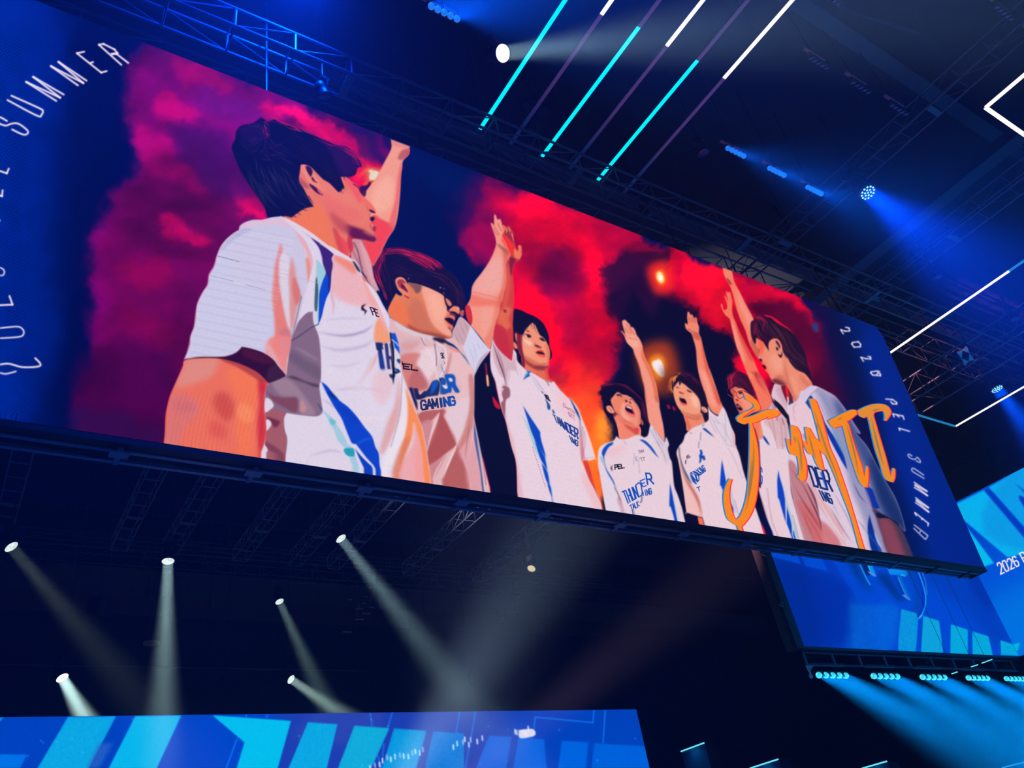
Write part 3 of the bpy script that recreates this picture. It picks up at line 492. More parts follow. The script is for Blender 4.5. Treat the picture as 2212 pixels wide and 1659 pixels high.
    P(cv,'I 1310,1480! 1370,1530 1450,1600 1520,1659! J 1140,60 1060,0! 1090,60 1180,120! 1240,230 1290,320 1320,430! 1300,400 1240,280 1170,130 1080,50','0c3c8c',.4,t)
    L(cv,'J 1290,330 1320,480 1330,640',1.5,'6090c0',.5,t);L(cv,'J 1345,500 1350,700 1330,960',1.2,'a8687c',.4,t);L(cv,'J 1370,560 1380,700 1350,900',1.2,'b88090',.4,t);L(cv,'J 1340,915 1510,910',.8,'b89cb0',.3,t)
    for i in range(14): L(cv,'J %d,%d %d,%d'%(420+i*12,520+i*60,1100+i*26,640+i*64),1,'f0e0ea',.6,t,.35)
    P(cv,'J 555,225! 640,360 720,480 790,590! 780,600 800,700 830,800 860,910! 790,820 720,700 660,560 610,400','0a44bc',.3,t)
    P(cv,'J 700,660! 760,760 830,880 845,900 860,980 880,1090! 830,1010 780,920 740,800','0a44bc',.3,t);P(cv,'J 800,985! 880,1110 910,1300! 860,1210 825,1090','0a44bc',.3,t);P(cv,'J 875,1250! 925,1310 945,1465! 905,1360','0a44bc',.3,t)
    P(cv,'J 535,340! 600,440 660,580 700,680 740,820 790,950! 720,830 680,720 620,540','94c4d0',.5,t,.9);L(cv,'J 850,900 890,1080 920,1250 945,1450',1.3,'a0c8e0',.4,t)
    for k in range(17):
        x=680+k*10.5;y=780+k*32;L(cv,'J %f,%f %f,%f'%(x-4,y+4,x+7,y-2),.9,'5c4058',.2,t,.9);L(cv,'J %f,%f %f,%f'%(x-2,y+12,x+8,y+8),.7,'5c4058',.2,t,.8)
    text(cv,'PEL','J 840,80 900,100 920,165 870,140',1.8,'18142a',.3);L(cv,'J 800,35 825,65',1.2,'302438')
    P(cv,'J 845,125! 880,170 915,230 910,285! 880,265 870,200','1c4c90',.3);P(cv,'J 945,270 980,330 950,320','1c4c90',.4)
    text(cv,'TAN','J 950,345 1060,400 1090,520 990,440',2.,'24407c',.3);text(cv,'NDER','J 1060,420 1280,540 1285,665 1110,540',2.8,'203c90',.22)
    text(cv,'ING','J 1150,610 1285,700 1280,765 1190,700',2.,'1c3c84',.3);L(cv,'J 1100,190 1120,240 1150,270 1240,330',.8,'7c4060',.3);text(cv,'GTT','J 1150,310 1240,360 1240,420 1170,360',.7,'7c4060',.4)
    L(cv,'J 1090,190 1090,240 1140,250 1160,270 1180,260 1230,310 1235,340',.7,'7c4060')
    L(cv,'I 1090,1360 1130,1390 1155,1450',1.6,'50405c',.4,t)
    P(cv,'J 1350,960! 1400,965 1440,1100 1480,1250 1560,1450 1600,1560! 1530,1380 1430,1200','d0403c',.8);P(cv,'J 1400,960 1420,965 1500,1250 1610,1560 1580,1500 1480,1280','b02820',1,None,.5)
def fig2(cv):
    # hair
    h=P(cv,'F 210,110 300,110 420,100 560,115 680,150 760,180 850,220 940,270 1060,340 1100,400 1200,470 1280,560 1340,650 1400,760 1420,880 1420,1000 1300,1100 1240,1000 1140,860 1080,800 900,720 760,650 640,640 540,600 440,560 380,590 390,850 300,960 260,1050 220,950 190,750 120,640 80,600 40,430 50,380 120,300','120c30',.6)
    P(cv,'F 160,150 300,110 420,100 560,115 700,160 850,220 940,270 1060,340 1090,400 1000,420 900,360 760,300 620,240 500,180 330,160 220,170 200,300 150,500 170,700 120,640 50,430','5c0c38',3,h,.85)
    hair(cv,h,['F 220,300 250,180 420,150 620,200','F 450,180 650,260 850,400','F 600,180 800,260 950,420','F 700,200 900,280 1060,400','F 620,260 750,330 900,420','F 200,180 170,300 120,420'],110,.6,1.8,['b01040','d01848','8a1038','e02850'],31,.65,4)
    hair(cv,h,['F 60,420 110,600 190,760 230,900'],40,.6,1.5,['a01030','c82038','5a1028'],32,.7,2.5)
    hair(cv,h,['F 500,300 800,450 1100,560 1300,750 1380,1000','F 300,400 600,520 900,600','F 1100,450 1300,700 1400,1000','F 200,350 250,600 300,800'],120,.5,1.6,['2a1438','341838','0a0a28','4a1c3c'],33,.5,7)
    n=P(cv,'F 385,790 400,800 470,820 540,700 560,630 640,640 720,655 900,720 1090,820 1120,900 1140,960 1160,1040 1220,1080 1180,1100 1260,1130 1260,1180 1230,1250 1240,1310 1210,1350 1225,1400 1220,1440 1160,1465 1060,1450 900,1420 740,1380 560,1310 380,1200 280,1120 265,1040 300,950','e07c50',.5)
    P(cv,'F 280,1040 320,930 420,900 600,1000 700,1200 900,1350 1050,1430 740,1380 560,1310 380,1200 290,1130','e8703c',5,n,.8)
    P(cv,'F 600,850 760,900 860,1100 930,1260 1000,1340 1150,1440 900,1410 700,1330 600,1200 560,1000','c46c50',6,n,.8);P(cv,'F 560,1250 740,1340 1000,1390 1200,1450 1060,1470 800,1400 600,1330','8c3c28',4,n,.85)
    P(cv,'F 740,670 900,700 1080,810 1110,960 1150,1060 1110,1180 1150,1270 1210,1350 1220,1400 1180,1430 1080,1380 960,1280 880,1140 830,960 780,800','eea088',2,n)
    P(cv,'F 880,800 1040,850 1100,1000 1120,1060 1080,1200 1000,1200 900,1000','f2ac94',6,n,.8)
    P(cv,'F 560,620 700,645 770,660 770,720 740,770 690,790 650,740 600,680','6c4844',3,n,.85);P(cv,'F 570,700 640,720 640,900 560,1000 480,900','d8784c',5,n,.7)
    # ear
    P(cv,'F 375,600 400,560 450,545 500,565 540,610 560,680 570,780 590,860 580,880 520,840 460,780 410,720','e8845c',.6);P(cv,'F 400,620 440,580 500,590 530,640 480,640 500,700 550,740 560,780 500,740 440,700','a03840',1.2)
    P(cv,'F 460,650 500,660 540,720 560,770 500,720 470,700','5a1030',1);P(cv,'F 500,810 570,840 585,870 540,850','a02430',.6);L(cv,'F 400,680 385,620 420,565 480,560 530,610',1.2,'f4a07c',.4)
    # mouth, nose, glasses
    P(cv,'F 1110,1170 1150,1150 1220,1160 1250,1190 1230,1260 1200,1250 1150,1210','1c081c',.6);P(cv,'F 1130,1130 1200,1110 1270,1160 1250,1180 1180,1140 1120,1160','d8685c',.8)
    P(cv,'F 1150,1230 1200,1260 1245,1300 1210,1300 1160,1260','ec6460',.6);P(cv,'F 1160,1290 1210,1310 1200,1340 1170,1320','803838',1.5,None,.7)
    P(cv,'F 1180,1040 1240,980 1330,1000 1330,1090 1270,1120 1200,1080','e88468',1);P(cv,'F 1190,1060 1250,1060 1320,1100 1330,1140 1250,1110','3a1028',.8)
    L(cv,'F 1110,840 1120,920 1160,990 1210,1000 1235,950 1200,880',1.3,'180818',.2);L(cv,'F 1160,990 1150,1040 1200,1080',1.1,'180818',.2);L(cv,'F 1290,1090 1340,1145 1390,1140 1415,1060 1420,980',1.2,'180818',.2)
    L(cv,'F 1210,1080 1260,1070 1300,1110',1.1,'180818',.2);P(cv,'F 1130,860 1190,900 1220,960 1180,980 1140,920','d87c68',1);P(cv,'F 1340,1060 1400,1040 1390,1130 1350,1120','e06858',1,None,.8)
    for s in('F 570,565 580,572','F 1040,700 1055,708','F 1100,715 1105,722','F 1095,785 1105,790','F 1305,1010 1315,1025'): L(cv,s,2.2,'e8e0e8',.5)
    # raised arm
    a=P(cv,'H 850,120 880,120 910,200 925,185 960,190 985,260 990,300 1030,300 1020,400 990,470 1050,600 1100,720 1130,790 1100,860 1060,950 1060,1150 1050,1300 980,1600 I 330,0 300,200 250,350 215,500 200,620 170,740 140,830! 80,760 0,640 F 1500,1270! 1520,1180 1500,1050 1470,970 1420,1000! 1460,940 1500,860 1520,700 1570,600 1650,500 1750,360 1820,230 1870,100 1890,0 H 890,620 870,500 830,380 800,290 795,250 830,265 850,290','ee9480',.5)
    P(cv,'H 1000,700 1060,740 1130,790 1090,900 1060,1150 1050,1300 960,1659 880,1659 980,1350 1010,1100 1000,900','d86044',3.5,a,.85);P(cv,'H 470,1480 700,1540 900,1570 880,1659 420,1659','e86c54',4,a,.7)
    P(cv,'H 600,1200 800,900 960,800 1000,1000 950,1400 700,1450 520,1380','eaa49c',8,a,.9);P(cv,'H 900,600 990,650 1090,720 1100,790 1020,740 930,660','8c4c44',2.5,a,.7)
    P(cv,'H 990,500 1050,600 1110,720 1130,790 1100,740 1040,660 980,560','f0482c',2,a,.9);P(cv,'H 1000,300 1030,300 1010,400','e85038',1,a)
    L(cv,'H 480,1430 700,1480 940,1540',1,'b86860',.4,a,.8)
    for s in('H 850,300 890,380 950,460','H 915,250 930,300 985,400','H 830,340 880,430 920,470'): L(cv,s,1,'a03c34',.4,a)
    P(cv,'I 250,250 200,500 170,700 140,830 60,730 0,600 0,200 100,100','eaa090',6,a,.6);P(cv,'F 1700,1500 1780,1610 1820,1500 1880,1250 1936,1000 1900,900 1800,1300','e07058',4,a,.6)
    P(cv,'F 1420,1000 1470,970 1510,1060 1525,1180 1500,1250 1440,1150','d82828',1)
    # jersey
    t=P(cv,'D 1400,1280! F 380,1200 560,1310 740,1380 900,1420 1060,1455 1150,1465 1220,1440 1230,1350! 1270,1280 1330,1150 1390,1160 1500,1270! 1600,1400 1700,1530 1780,1620! 1820,1610! G 1180,120! 1060,280 1000,400! 1000,700 1000,850 1040,1050 1090,1290 1165,1590! 950,1565! 540,1500! 200,900 100,300 100,0','dcb0b4',.4)
    P(cv,'F 1230,1350 1270,1280 1330,1150 1390,1160 1500,1270 1470,1400 1430,1490 1440,1580 1380,1560 1300,1500 1230,1420','c8a0a8',1.5,t,.9)
    for s in('F 1280,1290 1400,1560','F 1330,1200 1440,1480','F 1250,1360 1360,1600','F 1400,1200 1470,1380'): L(cv,s,1.8,'8c8098',.8,t,.7,2)
    P(cv,'F 1500,1270! 1600,1400 1700,1530 1780,1620 1820,1610! G 1180,120 1060,280 1010,380! 960,280 900,150 880,90 900,60','d0cce4',.8,t)
    for s in('G 930,60 980,200 1000,350','G 980,40 1010,150 1020,260','G 1030,40 1060,130','G 1080,60 1090,120'): L(cv,s,1.6,'a09cc0',.8,t,.6,2)
    P(cv,'G 1150,140 1060,280 1005,410 1010,350 1060,220','b4a0b4',1.5,t,.9)
    P(cv,'F 380,1200 560,1310 740,1380 960,1430 940,1500 800,1450 600,1400 400,1300','d4c4d0',3,t,.9)
    P(cv,'G 230,30 400,20 420,60 330,150 200,190','c8a4b0',4,t,.7);P(cv,'G 390,160 600,100 620,270 500,450 430,380 400,280','e4ccd4',4,t,.9);P(cv,'G 230,70 420,50 300,130','e08c80',4,t,.5)
    P(cv,'G 220,190 430,160 390,260 400,320 500,500 400,560 300,520 230,350','cc6c60',4,t,.75);P(cv,'G 400,300 520,520 350,560 300,480','b05c5c',4,t,.7)
    P(cv,'G 760,140 900,200 980,330 1000,430 960,700 900,900 820,1110 690,830 720,640 860,560 790,380 700,380','e2b8bc',3,t,.9);P(cv,'G 700,800 930,620 950,750 820,1110','dccadc',5,t,.6)
    P(cv,'G 750,150 760,200 720,380 690,390 720,260','c4807c',2,t,.8)
    P(cv,'G 400,800 640,760 670,830 800,1110 850,1200 950,1560 700,1540 650,1515 820,1150 740,1180 520,1350 500,1200 640,800 540,880 430,920','ac5450',1.6,t,.9)
    P(cv,'G 640,760 700,770 680,830 720,900 810,1110 700,1220 520,1350 505,1200 600,1000','a84c4a',2,t,.8);P(cv,'G 430,920 560,880 520,1150 490,1180','c88088',3,t,.9)
    P(cv,'G 520,1350 620,1290 700,1240 560,1500 530,1480','c47c80',2.5,t,.9);P(cv,'G 830,1180 960,1000 1000,1100 1080,1570 940,1560 900,1350','d898a0',4,t,.8)
    P(cv,'G 940,400 1000,450 1000,850 960,1000 850,1180 820,1150 900,950 950,700','c07068',3,t,.7);L(cv,'G 960,850 930,1050 900,1280',3,'b05c5c',1.5,t,.6,2);L(cv,'G 990,800 990,1000 930,1300',2,'e8c8d4',1,t,.6,2)
    for s,w in(('G 640,780 560,960 500,1200',3),('G 820,1110 740,1290 660,1520',3.4),('G 700,1230 600,1400 560,1510',2.5),('G 440,760 400,830',2),('G 680,800 820,1130',1)): L(cv,s,w,'e8ccd4',1,t,.9,2)
    # piping, lanyard, cords
    P(cv,'G 665,5! 720,40 790,80 860,160 900,200 950,280! 880,190 800,110 700,60','0c2c5c',.5);L(cv,'G 860,160 950,290',1.5,'5c98c8',.4);P(cv,'G 600,40 680,60 690,20 640,0 560,0','2a1420',2)
    P(cv,'G 690,60 740,90 850,150 800,150 730,110','e87c6c',1.5,t,.7)
    for s,w,c in(('G 590,40 640,100 650,300 600,430',5,'ccc0d0'),('G 620,60 690,120 700,260 640,420',3,'e0d4e0'),('G 460,0 480,90 560,220 610,420',2.4,'e8d4dc'),('G 580,60 600,200 600,300',2,'70647c'),('G 650,280 660,330 690,380',2,'7898b8'),('G 440,0 470,60 490,90',1.2,'504860')): L(cv,s,w,c,.6)
    text(cv,'SK','G 645,160 675,160 685,215 655,215',1.3,'20202c');L(cv,'G 685,255 690,275',1.2,'30405c');L(cv,'G 655,310 670,330',1.2,'5890a0')
    # lettering
    text(cv,'EL','G 255,275 405,290 400,345 255,325',3.,'14101c',.3);L(cv,'G 240,250 245,290',2,'14101c')
    P(cv,'G 310,530! 350,530 375,620 400,690 400,770! 370,700','20204c',.5);P(cv,'G 360,535! 400,535 425,600 480,560 500,620 390,650','20204c',.5)
    P(cv,'G 470,590 520,530 560,460 620,450 640,500 620,600 580,610 500,620','1c2c5c',.6);P(cv,'G 560,470 600,450 620,480 580,560 540,600 545,540','1450b8',.5);P(cv,'G 630,430 680,430 700,470 660,560 640,600 650,500','182448',.5)
    P(cv,'G 650,430 700,440 690,490 730,520 760,540 740,575 650,590','1c50a8',.6);P(cv,'G 660,500 730,510 700,540','e8d4dc',.5)
    P(cv,'G 690,390 770,385 800,420 805,490 845,570 800,575 765,520 755,575 735,570 700,450','1450b4',.4);P(cv,'G 730,425 765,430 770,460 740,460','e8ccd8',.4)
    text(cv,'GAMING','G 435,665 785,620 800,705 445,760',4.,'1a2a5c',.2);text(cv,'ING','G 630,645 785,625 800,705 640,725',3.,'1450b4',.25)
    # side panel
    P(cv,'G 1000,880! 1030,1050 1060,1250 1090,1480 1100,1580! 1080,1575 1060,1400 1000,1060','4c5490',1.,t);L(cv,'G 1010,900 1050,1200 1110,1580',1.4,'c8ccd8',.4,t)
    for k in range(13):
        x=1092+k*2.6;y=1290+k*21;L(cv,'G %f,%f %f,%f'%(x-7,y,x+7,y-3),1,'7c4c5c',.2,t,.9);L(cv,'G %f,%f %f,%f'%(x-5,y+9,x+5,y+4),.7,'7c4c5c',.2,t,.8)
def backarm(cv):   # bare arm raised beside the first man
    a=P(cv,'A 1923,378! 2130,455! 2130,540 2060,620 2050,700 2035,800 2025,1000 2000,1240 1960,1390 1890,1500 1810,1659! D 1290,290 1150,530! 1090,430 1050,300 970,140 820,130 A 1560,1300 1600,1000 1650,950 1760,800 1850,630 1925,480','ec9880',.6)
    P(cv,'A 1720,1240 1800,1280 1900,1330 1960,1390 1890,1500 1810,1659 D 1290,290 1150,530 1050,300 970,140 800,120 A 1600,1400','ea3c40',2.5,a,.92)
    P(cv,'A 2040,640 2050,800 2010,1100 1960,1390 1900,1340 1960,1100 2000,800','e85c54',3,a,.8);P(cv,'A 1760,900 1900,800 1960,900 1920,1150 1750,1200 1700,1050','f2ac94',6,a,.8)
    P(cv,'A 2040,510 2110,480 2125,540 2050,610 2000,590','a85048',2.5,a,.8);P(cv,'A 1930,380 2130,455 2120,480 1940,440','e08070',2,a,.8)
    P(cv,'A 2125,460 2130,540 2060,620 2100,540','f03040',1,a,.7)
    # far collar and sleeve
    c=P(cv,'D 830,130 960,130 1020,230 1080,360 1130,500 1160,680 1200,780 1250,895! 1190,900 1100,790 1000,620 900,470 820,400','cc8c90',.7)
    P(cv,'D 950,130 1030,240 1100,420 1150,600 1190,780 1240,880 1150,800 1060,600 1000,380','dca4ac',2.5,c,.8);L(cv,'D 860,160 930,330 990,600 1060,700',2.5,'6c4060',.8,c);L(cv,'D 830,250 900,400 1000,560',2,'94586c',1,c)
    P(cv,'D 1200,905 1250,900 1290,1080 1340,1180 1240,1050','0a1024',1)
def fig1(cv):
    f=P(cv,'A 700,1250 870,800 900,660 1100,700 1350,780 1410,800 1480,860 1545,900 1570,970 1620,1035! 1700,1110 1748,1190 1742,1215! 1700,1215 1680,1255 1735,1252! 1735,1300 1690,1325 1745,1360 1752,1400 1720,1422! 1745,1480 1758,1520 1720,1548 1600,1520 1480,1510 1500,1600 1455,1700 1400,1900 1000,1800 800,1350','e2735a',.5)
    P(cv,'A 780,1290 900,1180 1100,1100 1200,1250 1260,1500 1350,1800 1100,1750 900,1450','ea7444',9,f,.9)
    P(cv,'A 1100,780 1300,950 1500,1000 1620,1150 1660,1300 1500,1330 1300,1200 1130,1000','e67c64',8,f,.8);P(cv,'A 1150,980 1350,1100 1560,1180 1600,1300 1400,1300 1200,1200','e4685c',8,f,.7)
    P(cv,'A 1380,780 1570,950 1600,1050 1560,1100 1480,960 1400,860','f0504c',4,f,.7);P(cv,'A 1580,1000 1700,1120 1742,1190 1680,1180 1620,1100','f06850',3,f,.7)
    P(cv,'A 1400,1350 1560,1390 1680,1440 1755,1490 1758,1535 1700,1550 1600,1525 1480,1515 1430,1440','58103c',3.5,f,.95);P(cv,'A 1220,1200 1350,1280 1450,1350 1430,1450 1300,1380','b84844',6,f,.8)
    P(cv,'A 1440,1480 1490,1500 1490,1659 1450,1659 1420,1550','c02838',2,f,.8);P(cv,'A 1260,1380 1330,1450 1400,1650 1420,1800 1370,1750 1300,1560','cc3c34',3,f,.8);P(cv,'A 1330,1480 1420,1560 1440,1700 1400,1700','e8403c',3,f,.8)
    P(cv,'A 1600,1430 1700,1410 1745,1470 1700,1480','e08060',4,f,.5)
    L(cv,'A 1475,880 1520,895 1565,940',2.2,'5a1030',.6,None,1,2);L(cv,'A 1470,850 1530,880 1570,920',1.8,'d02038',.6,f);L(cv,'A 1500,890 1570,945 1545,900',1.2,'8c1838',.4)
    P(cv,'A 1560,950 1620,1030 1640,960 1600,900','2a0c38',1.2,None,.9)
    P(cv,'A 1670,1178 1700,1180 1742,1205 1735,1215 1700,1205','1c0828',.4);P(cv,'A 1690,1262 1730,1258 1736,1285 1712,1312 1685,1290','2a0c28',.5);L(cv,'A 1680,1340 1690,1370 1715,1415',1.2,'8c2830',.5,f)
    P(cv,'A 1715,1370 1748,1365 1750,1412 1722,1420','a02838',.6);P(cv,'A 1675,1225 1695,1225 1690,1255 1678,1262','c85048',1,f,.7);L(cv,'A 1640,1130 1660,1170 1650,1180',1,'c05048',.6,f)
    # hair mass
    h=P(cv,'A 515,1275! 490,1160 420,1060 330,920 240,790 170,640 130,540 108,460 150,370 160,290 220,220 330,200 400,160 450,125 510,170 600,150 650,185 720,210 800,215 900,260 980,290 1080,340 1180,390 1290,440 1400,455 1480,510 1550,590 1590,680 1540,700 1520,770 1460,800 1400,800! 1345,800! 1370,870 1392,920! 1350,960 1325,975 1280,930 1220,870 1150,830 1080,760 1020,700 960,665 900,665! 880,760 880,850 930,940 980,1040 1040,1140! 950,1160 880,1200 790,1265! 700,1250','070a36',1.2)
    P(cv,'A 1080,330 1290,440 1400,455 1500,520 1580,640 1560,700 1480,790 1380,790 1300,700 1250,560','2c0c48',5,h,.85);P(cv,'A 200,230 400,170 480,220 520,330 430,400 300,420 200,340','1c0c48',6,h,.8)
    P(cv,'A 1150,640 1330,780 1380,900 1330,960 1200,850','160a34',3,h,.7)
    hair(cv,None,['A 430,140 600,150 760,210 900,270','A 800,210 1000,300 1200,400 1400,470','A 1300,430 1480,520 1600,680','A 1400,480 1560,620 1660,700','A 480,190 520,300 500,360'],150,.35,1.7,['c01048','e01850','8a1048','60104c'],41,.6,3.5)
    hair(cv,h,['A 200,250 350,220 480,300 450,400 380,480','A 350,480 550,520 700,480','A 180,350 300,420 420,380','A 500,380 620,500 800,600'],90,.5,2.2,['241450','30184c','3c1c54'],42,.45,10)
    hair(cv,h,['A 380,650 450,900 620,1100','A 600,650 700,850 850,1050 1000,1130','A 500,600 600,850 760,1080','A 680,650 850,800 960,1000','A 300,750 420,950 540,1150'],230,.45,1.8,['1c1c40','28244c','302848','0c1038','34304c'],43,.5,12)
    hair(cv,h,['A 900,350 1150,600 1300,800','A 1100,450 1300,700 1350,900','A 700,300 950,500 1150,750'],120,.45,1.7,['14103c','241038','0a0a30'],44,.6,10)
    for s in('A 940,1100 1000,1130 1042,1145','A 880,1150 940,1180 980,1190','A 820,1180 870,1220 910,1235','A 780,1220 830,1255 860,1265','A 980,1020 1020,1080 1045,1120','A 1350,880 1385,930 1390,960','A 1320,930 1360,970 1380,1000','A 1290,920 1330,960 1345,990','A 1380,780 1400,850','A 1420,770 1430,830','A 760,1240 800,1270'): L(cv,s,2.6,'100a30',.4,None,.9,1)
    # ear
    P(cv,'A 898,670 940,670 962,730 1010,790 1080,860 1130,930 1162,1000 1130,1010 1070,960 1000,890 945,800 905,730','e8846c',.7);P(cv,'A 1010,740 1060,780 1120,880 1080,870 1030,820 1005,790','e88468',1)
    P(cv,'A 955,680 1000,690 1030,740 1010,800 985,770 960,720','30103c',.8);P(cv,'A 1025,800 1060,850 1090,870 1050,860 1020,830','4a1038',.8);P(cv,'A 990,880 1050,910 1110,960 1150,1010 1085,990 1020,930','3c0c3c',1.2);P(cv,'A 1080,930 1130,960 1155,1000 1110,990','d8605c',1)
    P(cv,'A 880,800 930,850 980,900 990,940 930,920 890,870','a84c50',2.5,f,.8)
    # torso
    t=P(cv,'B 1250,135! 1300,108 1410,98! A 680,1257! 800,1310 1000,1430 1200,1580 D 520,230! 640,300 840,420 900,470 970,610 1060,750! 1200,910 1290,1080 1400,1290 1400,1450 E 1000,60 1060,130 1092,230 1100,320 1120,430 1160,550 1210,700 1270,850 1330,1000 1370,1200 1400,1400 1418,1545! C 2212,1500! 1450,1370! 1170,1330! 1230,500 1200,200 B 1300,1300 1100,700','d8cde0',.5)
    # chest light
    P(cv,'D 560,350 840,450 980,660 1100,900 1200,1100 1000,1130 700,1050 530,900 520,640','e8a8ac',6,t,.85);P(cv,'D 570,350 700,400 850,470 900,600 850,630 700,520 580,430','e87858',5,t,.75)
    P(cv,'D 1180,1400 1250,1300 1330,1420 1390,1540 1400,1659 1180,1659','f0905c',3,t,.85);P(cv,'D 1010,700 1100,900 1250,1200 1380,1500 1320,1500 1180,1200 1060,950','ec9c90',3,t,.7)
    for s,w,c,a in(('D 980,680 1100,900 1240,1150 1340,1400 1390,1600',1.6,'e08c84',.8),('D 1020,720 1150,920 1280,1150 1370,1400',3,'f0d8e4',.8),('D 560,780 530,950 560,1100 540,1250',4,'d88c8c',.7),('D 300,1500 700,1560 1000,1500 1150,1400',5,'8c84ac',.75),('D 400,1330 700,1300 1100,1300',4,'c0b4d0',.6),
      ('E 250,130 450,180 700,140 830,60',8,'b8accc',.7),('E 260,330 500,350 700,300',5,'bcb0cc',.5),('E 400,600 700,580 1000,640',7,'c8a8bc',.6),('E 500,860 750,900 980,880',7,'e8d4e0',.6),('E 130,1300 350,1240 500,1260',4,'a8a0bc',.6),('E 280,700 380,760 430,800',5,'aaa2bc',.6),
      ('E 800,250 740,420 640,560',10,'d0a0b0',.5),('E 870,180 800,350 740,440',6,'e8907c',.7)): L(cv,s,w,c,3,t,a,2)
    P(cv,'E 260,230 500,420 800,300 860,500 1000,640 960,1000 800,900 600,600 420,520 260,480','dcd2e2',10,t,.5);P(cv,'E 860,400 1020,450 1000,640 900,760 800,600','e4b4bc',8,t,.6)
    P(cv,'E 1100,400 1170,700 1160,1050 1000,1400 950,1480 900,1400 1030,1000 1080,700','e6dce6',5,t,.85)
    P(cv,'E 1090,450 1100,800 1030,1050 930,1250 880,1250 960,950 1040,750','d88c88',5,t,.65);L(cv,'E 1120,420 1105,700 1080,900 1000,1200',1.4,'7c80ac',1,t,.8)
    P(cv,'E 1240,950 1310,1100 1350,1300 1380,1540 1060,1490 1120,1350 1230,1150','e8a0a4',4,t,.9);P(cv,'E 1150,560! 1210,700 1270,850 1330,1000 1370,1200 1400,1400 1418,1545 1350,1530 1330,1300 1290,1100 1240,940 1220,1100 1140,1300 1080,1400 1130,1150 1170,950 1175,750','f48448',2.5,t,.95)
    P(cv,'E 1200,1100 1140,1300 1080,1490 1010,1480 1080,1250 1140,1120','d87858',4,t,.8);P(cv,'E 1270,1180 1330,1340 1350,1530 1250,1510','f09088',5,t,.5)
    # arm pit shadow
    sh=P(cv,'C 1480,300 1525,0 1560,-120 B 1690,1200 1770,1180! 1790,1330 C 1840,0 1862,240 1860,470 1845,560 1872,760 1880,850! 1820,892 1650,882 1470,855! 1440,920 1450,1050 1478,1160 1455,1370! 1230,1340! 1230,500 1300,500 1450,430','80647c',.7,t)
    P(cv,'C 1230,850 1470,860 1440,1000 1478,1160 1450,1370 1230,1330','a05860',2,sh,.95);P(cv,'C 1240,900 1350,930 1400,960 1350,1020 1300,980','682838',2,sh,.9);P(cv,'C 1230,1180 1400,1280 1450,1370 1230,1250','74384c',3,sh,.8)
    P(cv,'C 1240,600 1300,650 1440,680 1590,680 1600,780 1570,850 1440,790 1320,720','7a4050',3,sh,.85);P(cv,'C 1300,480 1500,470 1700,700 1800,860 1640,870 1600,680 1400,650','9c8090',4,sh,.8);P(cv,'C 1490,450 1650,500 1800,560 1850,540 1700,500 1560,440','3c2c40',2.5,sh,.8)
    P(cv,'C 1500,250 1700,400 1850,480 1860,350 1700,250 1540,150','68546c',5,sh,.8);L(cv,'C 1560,100 1700,180 1860,270',5,'948098',2,sh,.7,2);P(cv,'C 1640,700 1700,800 1660,850 1620,820','d08c8c',3,sh,.6)
    for s in('C 1230,690 1290,705 1325,770 1290,815 1225,845','C 1235,940 1275,935 1300,980 1275,1030 1235,1055','C 1210,1220 1255,1265 1240,1310 1165,1320'): P(cv,s,'d8ccdc',.7)
    # stripes
    P(cv,'E 265,510! 330,560 400,650 470,720 550,780 640,880 720,990 790,1075 815,1130 835,1200 870,1270 880,1390 900,1470! 845,1465! 820,1400 740,1310 655,1200 630,1170 590,1160 560,1100 520,1000 480,900 430,820 370,720 310,610','0c40c4',.5,t)
    P(cv,'E 620,1215! 680,1290 760,1370 800,1410 812,1460! 730,1450! 680,1350','0c3cb8',.5,t);P(cv,'E 350,610 400,650 440,700 380,680 340,640','082870',2,t,.8);P(cv,'E 440,780 520,790 640,900 620,960 520,860','0a34b4',3,t,.6);L(cv,'E 640,1170 730,1120 800,1110',4,'1c60d8',2,t,.7)
    P(cv,'E 270,800! 370,880 420,950 480,1040 530,1130 545,1170 610,1220 620,1290 650,1360 665,1420! 600,1415! 550,1290 500,1200 440,1130 400,1030 350,930','9cc4d8',.8,t,.95);P(cv,'E 350,900 410,920 415,950 370,970','58b4c8',2,t,.8);P(cv,'E 505,1220 600,1215 615,1280 600,1300 530,1285','2898b4',1.5,t)
    P(cv,'E 220,730 270,790 275,825 240,770','34506c',.6,t)
    P(cv,'D 215,90! 330,150 430,230 550,320 560,350! 530,410 548,500 525,640 512,780 495,900 445,1000 405,1150 375,1280 325,1395! 338,1200 345,950 390,750 440,640 400,480 385,380 350,270 310,200','3a2070',.5,t)
    P(cv,'D 440,640 500,700 515,760 500,880 450,1000 405,1150 375,1280 325,1395 338,1200 345,950 390,750','0a44cc',1.5,t);P(cv,'D 480,640 520,640 505,860 480,900','2a1c68',1,t,.8)
    P(cv,'D 305,410! 350,460 400,520 440,620 390,760 350,900 340,1050 335,1380! 305,1300 325,1000 300,760','98c4d4',.8,t);P(cv,'D 300,680 325,800 330,950 312,1180 275,1160 280,900','28505c',1.5,t,.9);P(cv,'D 250,1250 290,1200 330,1390 270,1400','d0ccdc',1,t,.8)
    L(cv,'D 150,30 350,180 550,330',1.4,'18203c',.5,t,.9);L(cv,'B 1560,205 1640,250 1700,290',2.4,'7cb0b8',.7,t)
    P(cv,'D 840,435! 880,460 930,540 965,600 950,610! 900,560','222c40',.6);L(cv,'D 845,425 900,470 960,570 970,610',1.8,'e8dce8',.4);P(cv,'D 980,660 1050,730 1060,755 1020,745 990,700','e87050',.6)
    # collar band
    P(cv,'A 680,1257! 800,1310 1000,1430 1200,1580 D 520,230 640,300 840,420! 820,450 700,390 560,340! 430,230 250,110 100,10 A 900,1440 780,1340 650,1290','dccbda',.6);L(cv,'D 350,180 500,270 640,310',2,'e8c0cc',.6,None,.7)
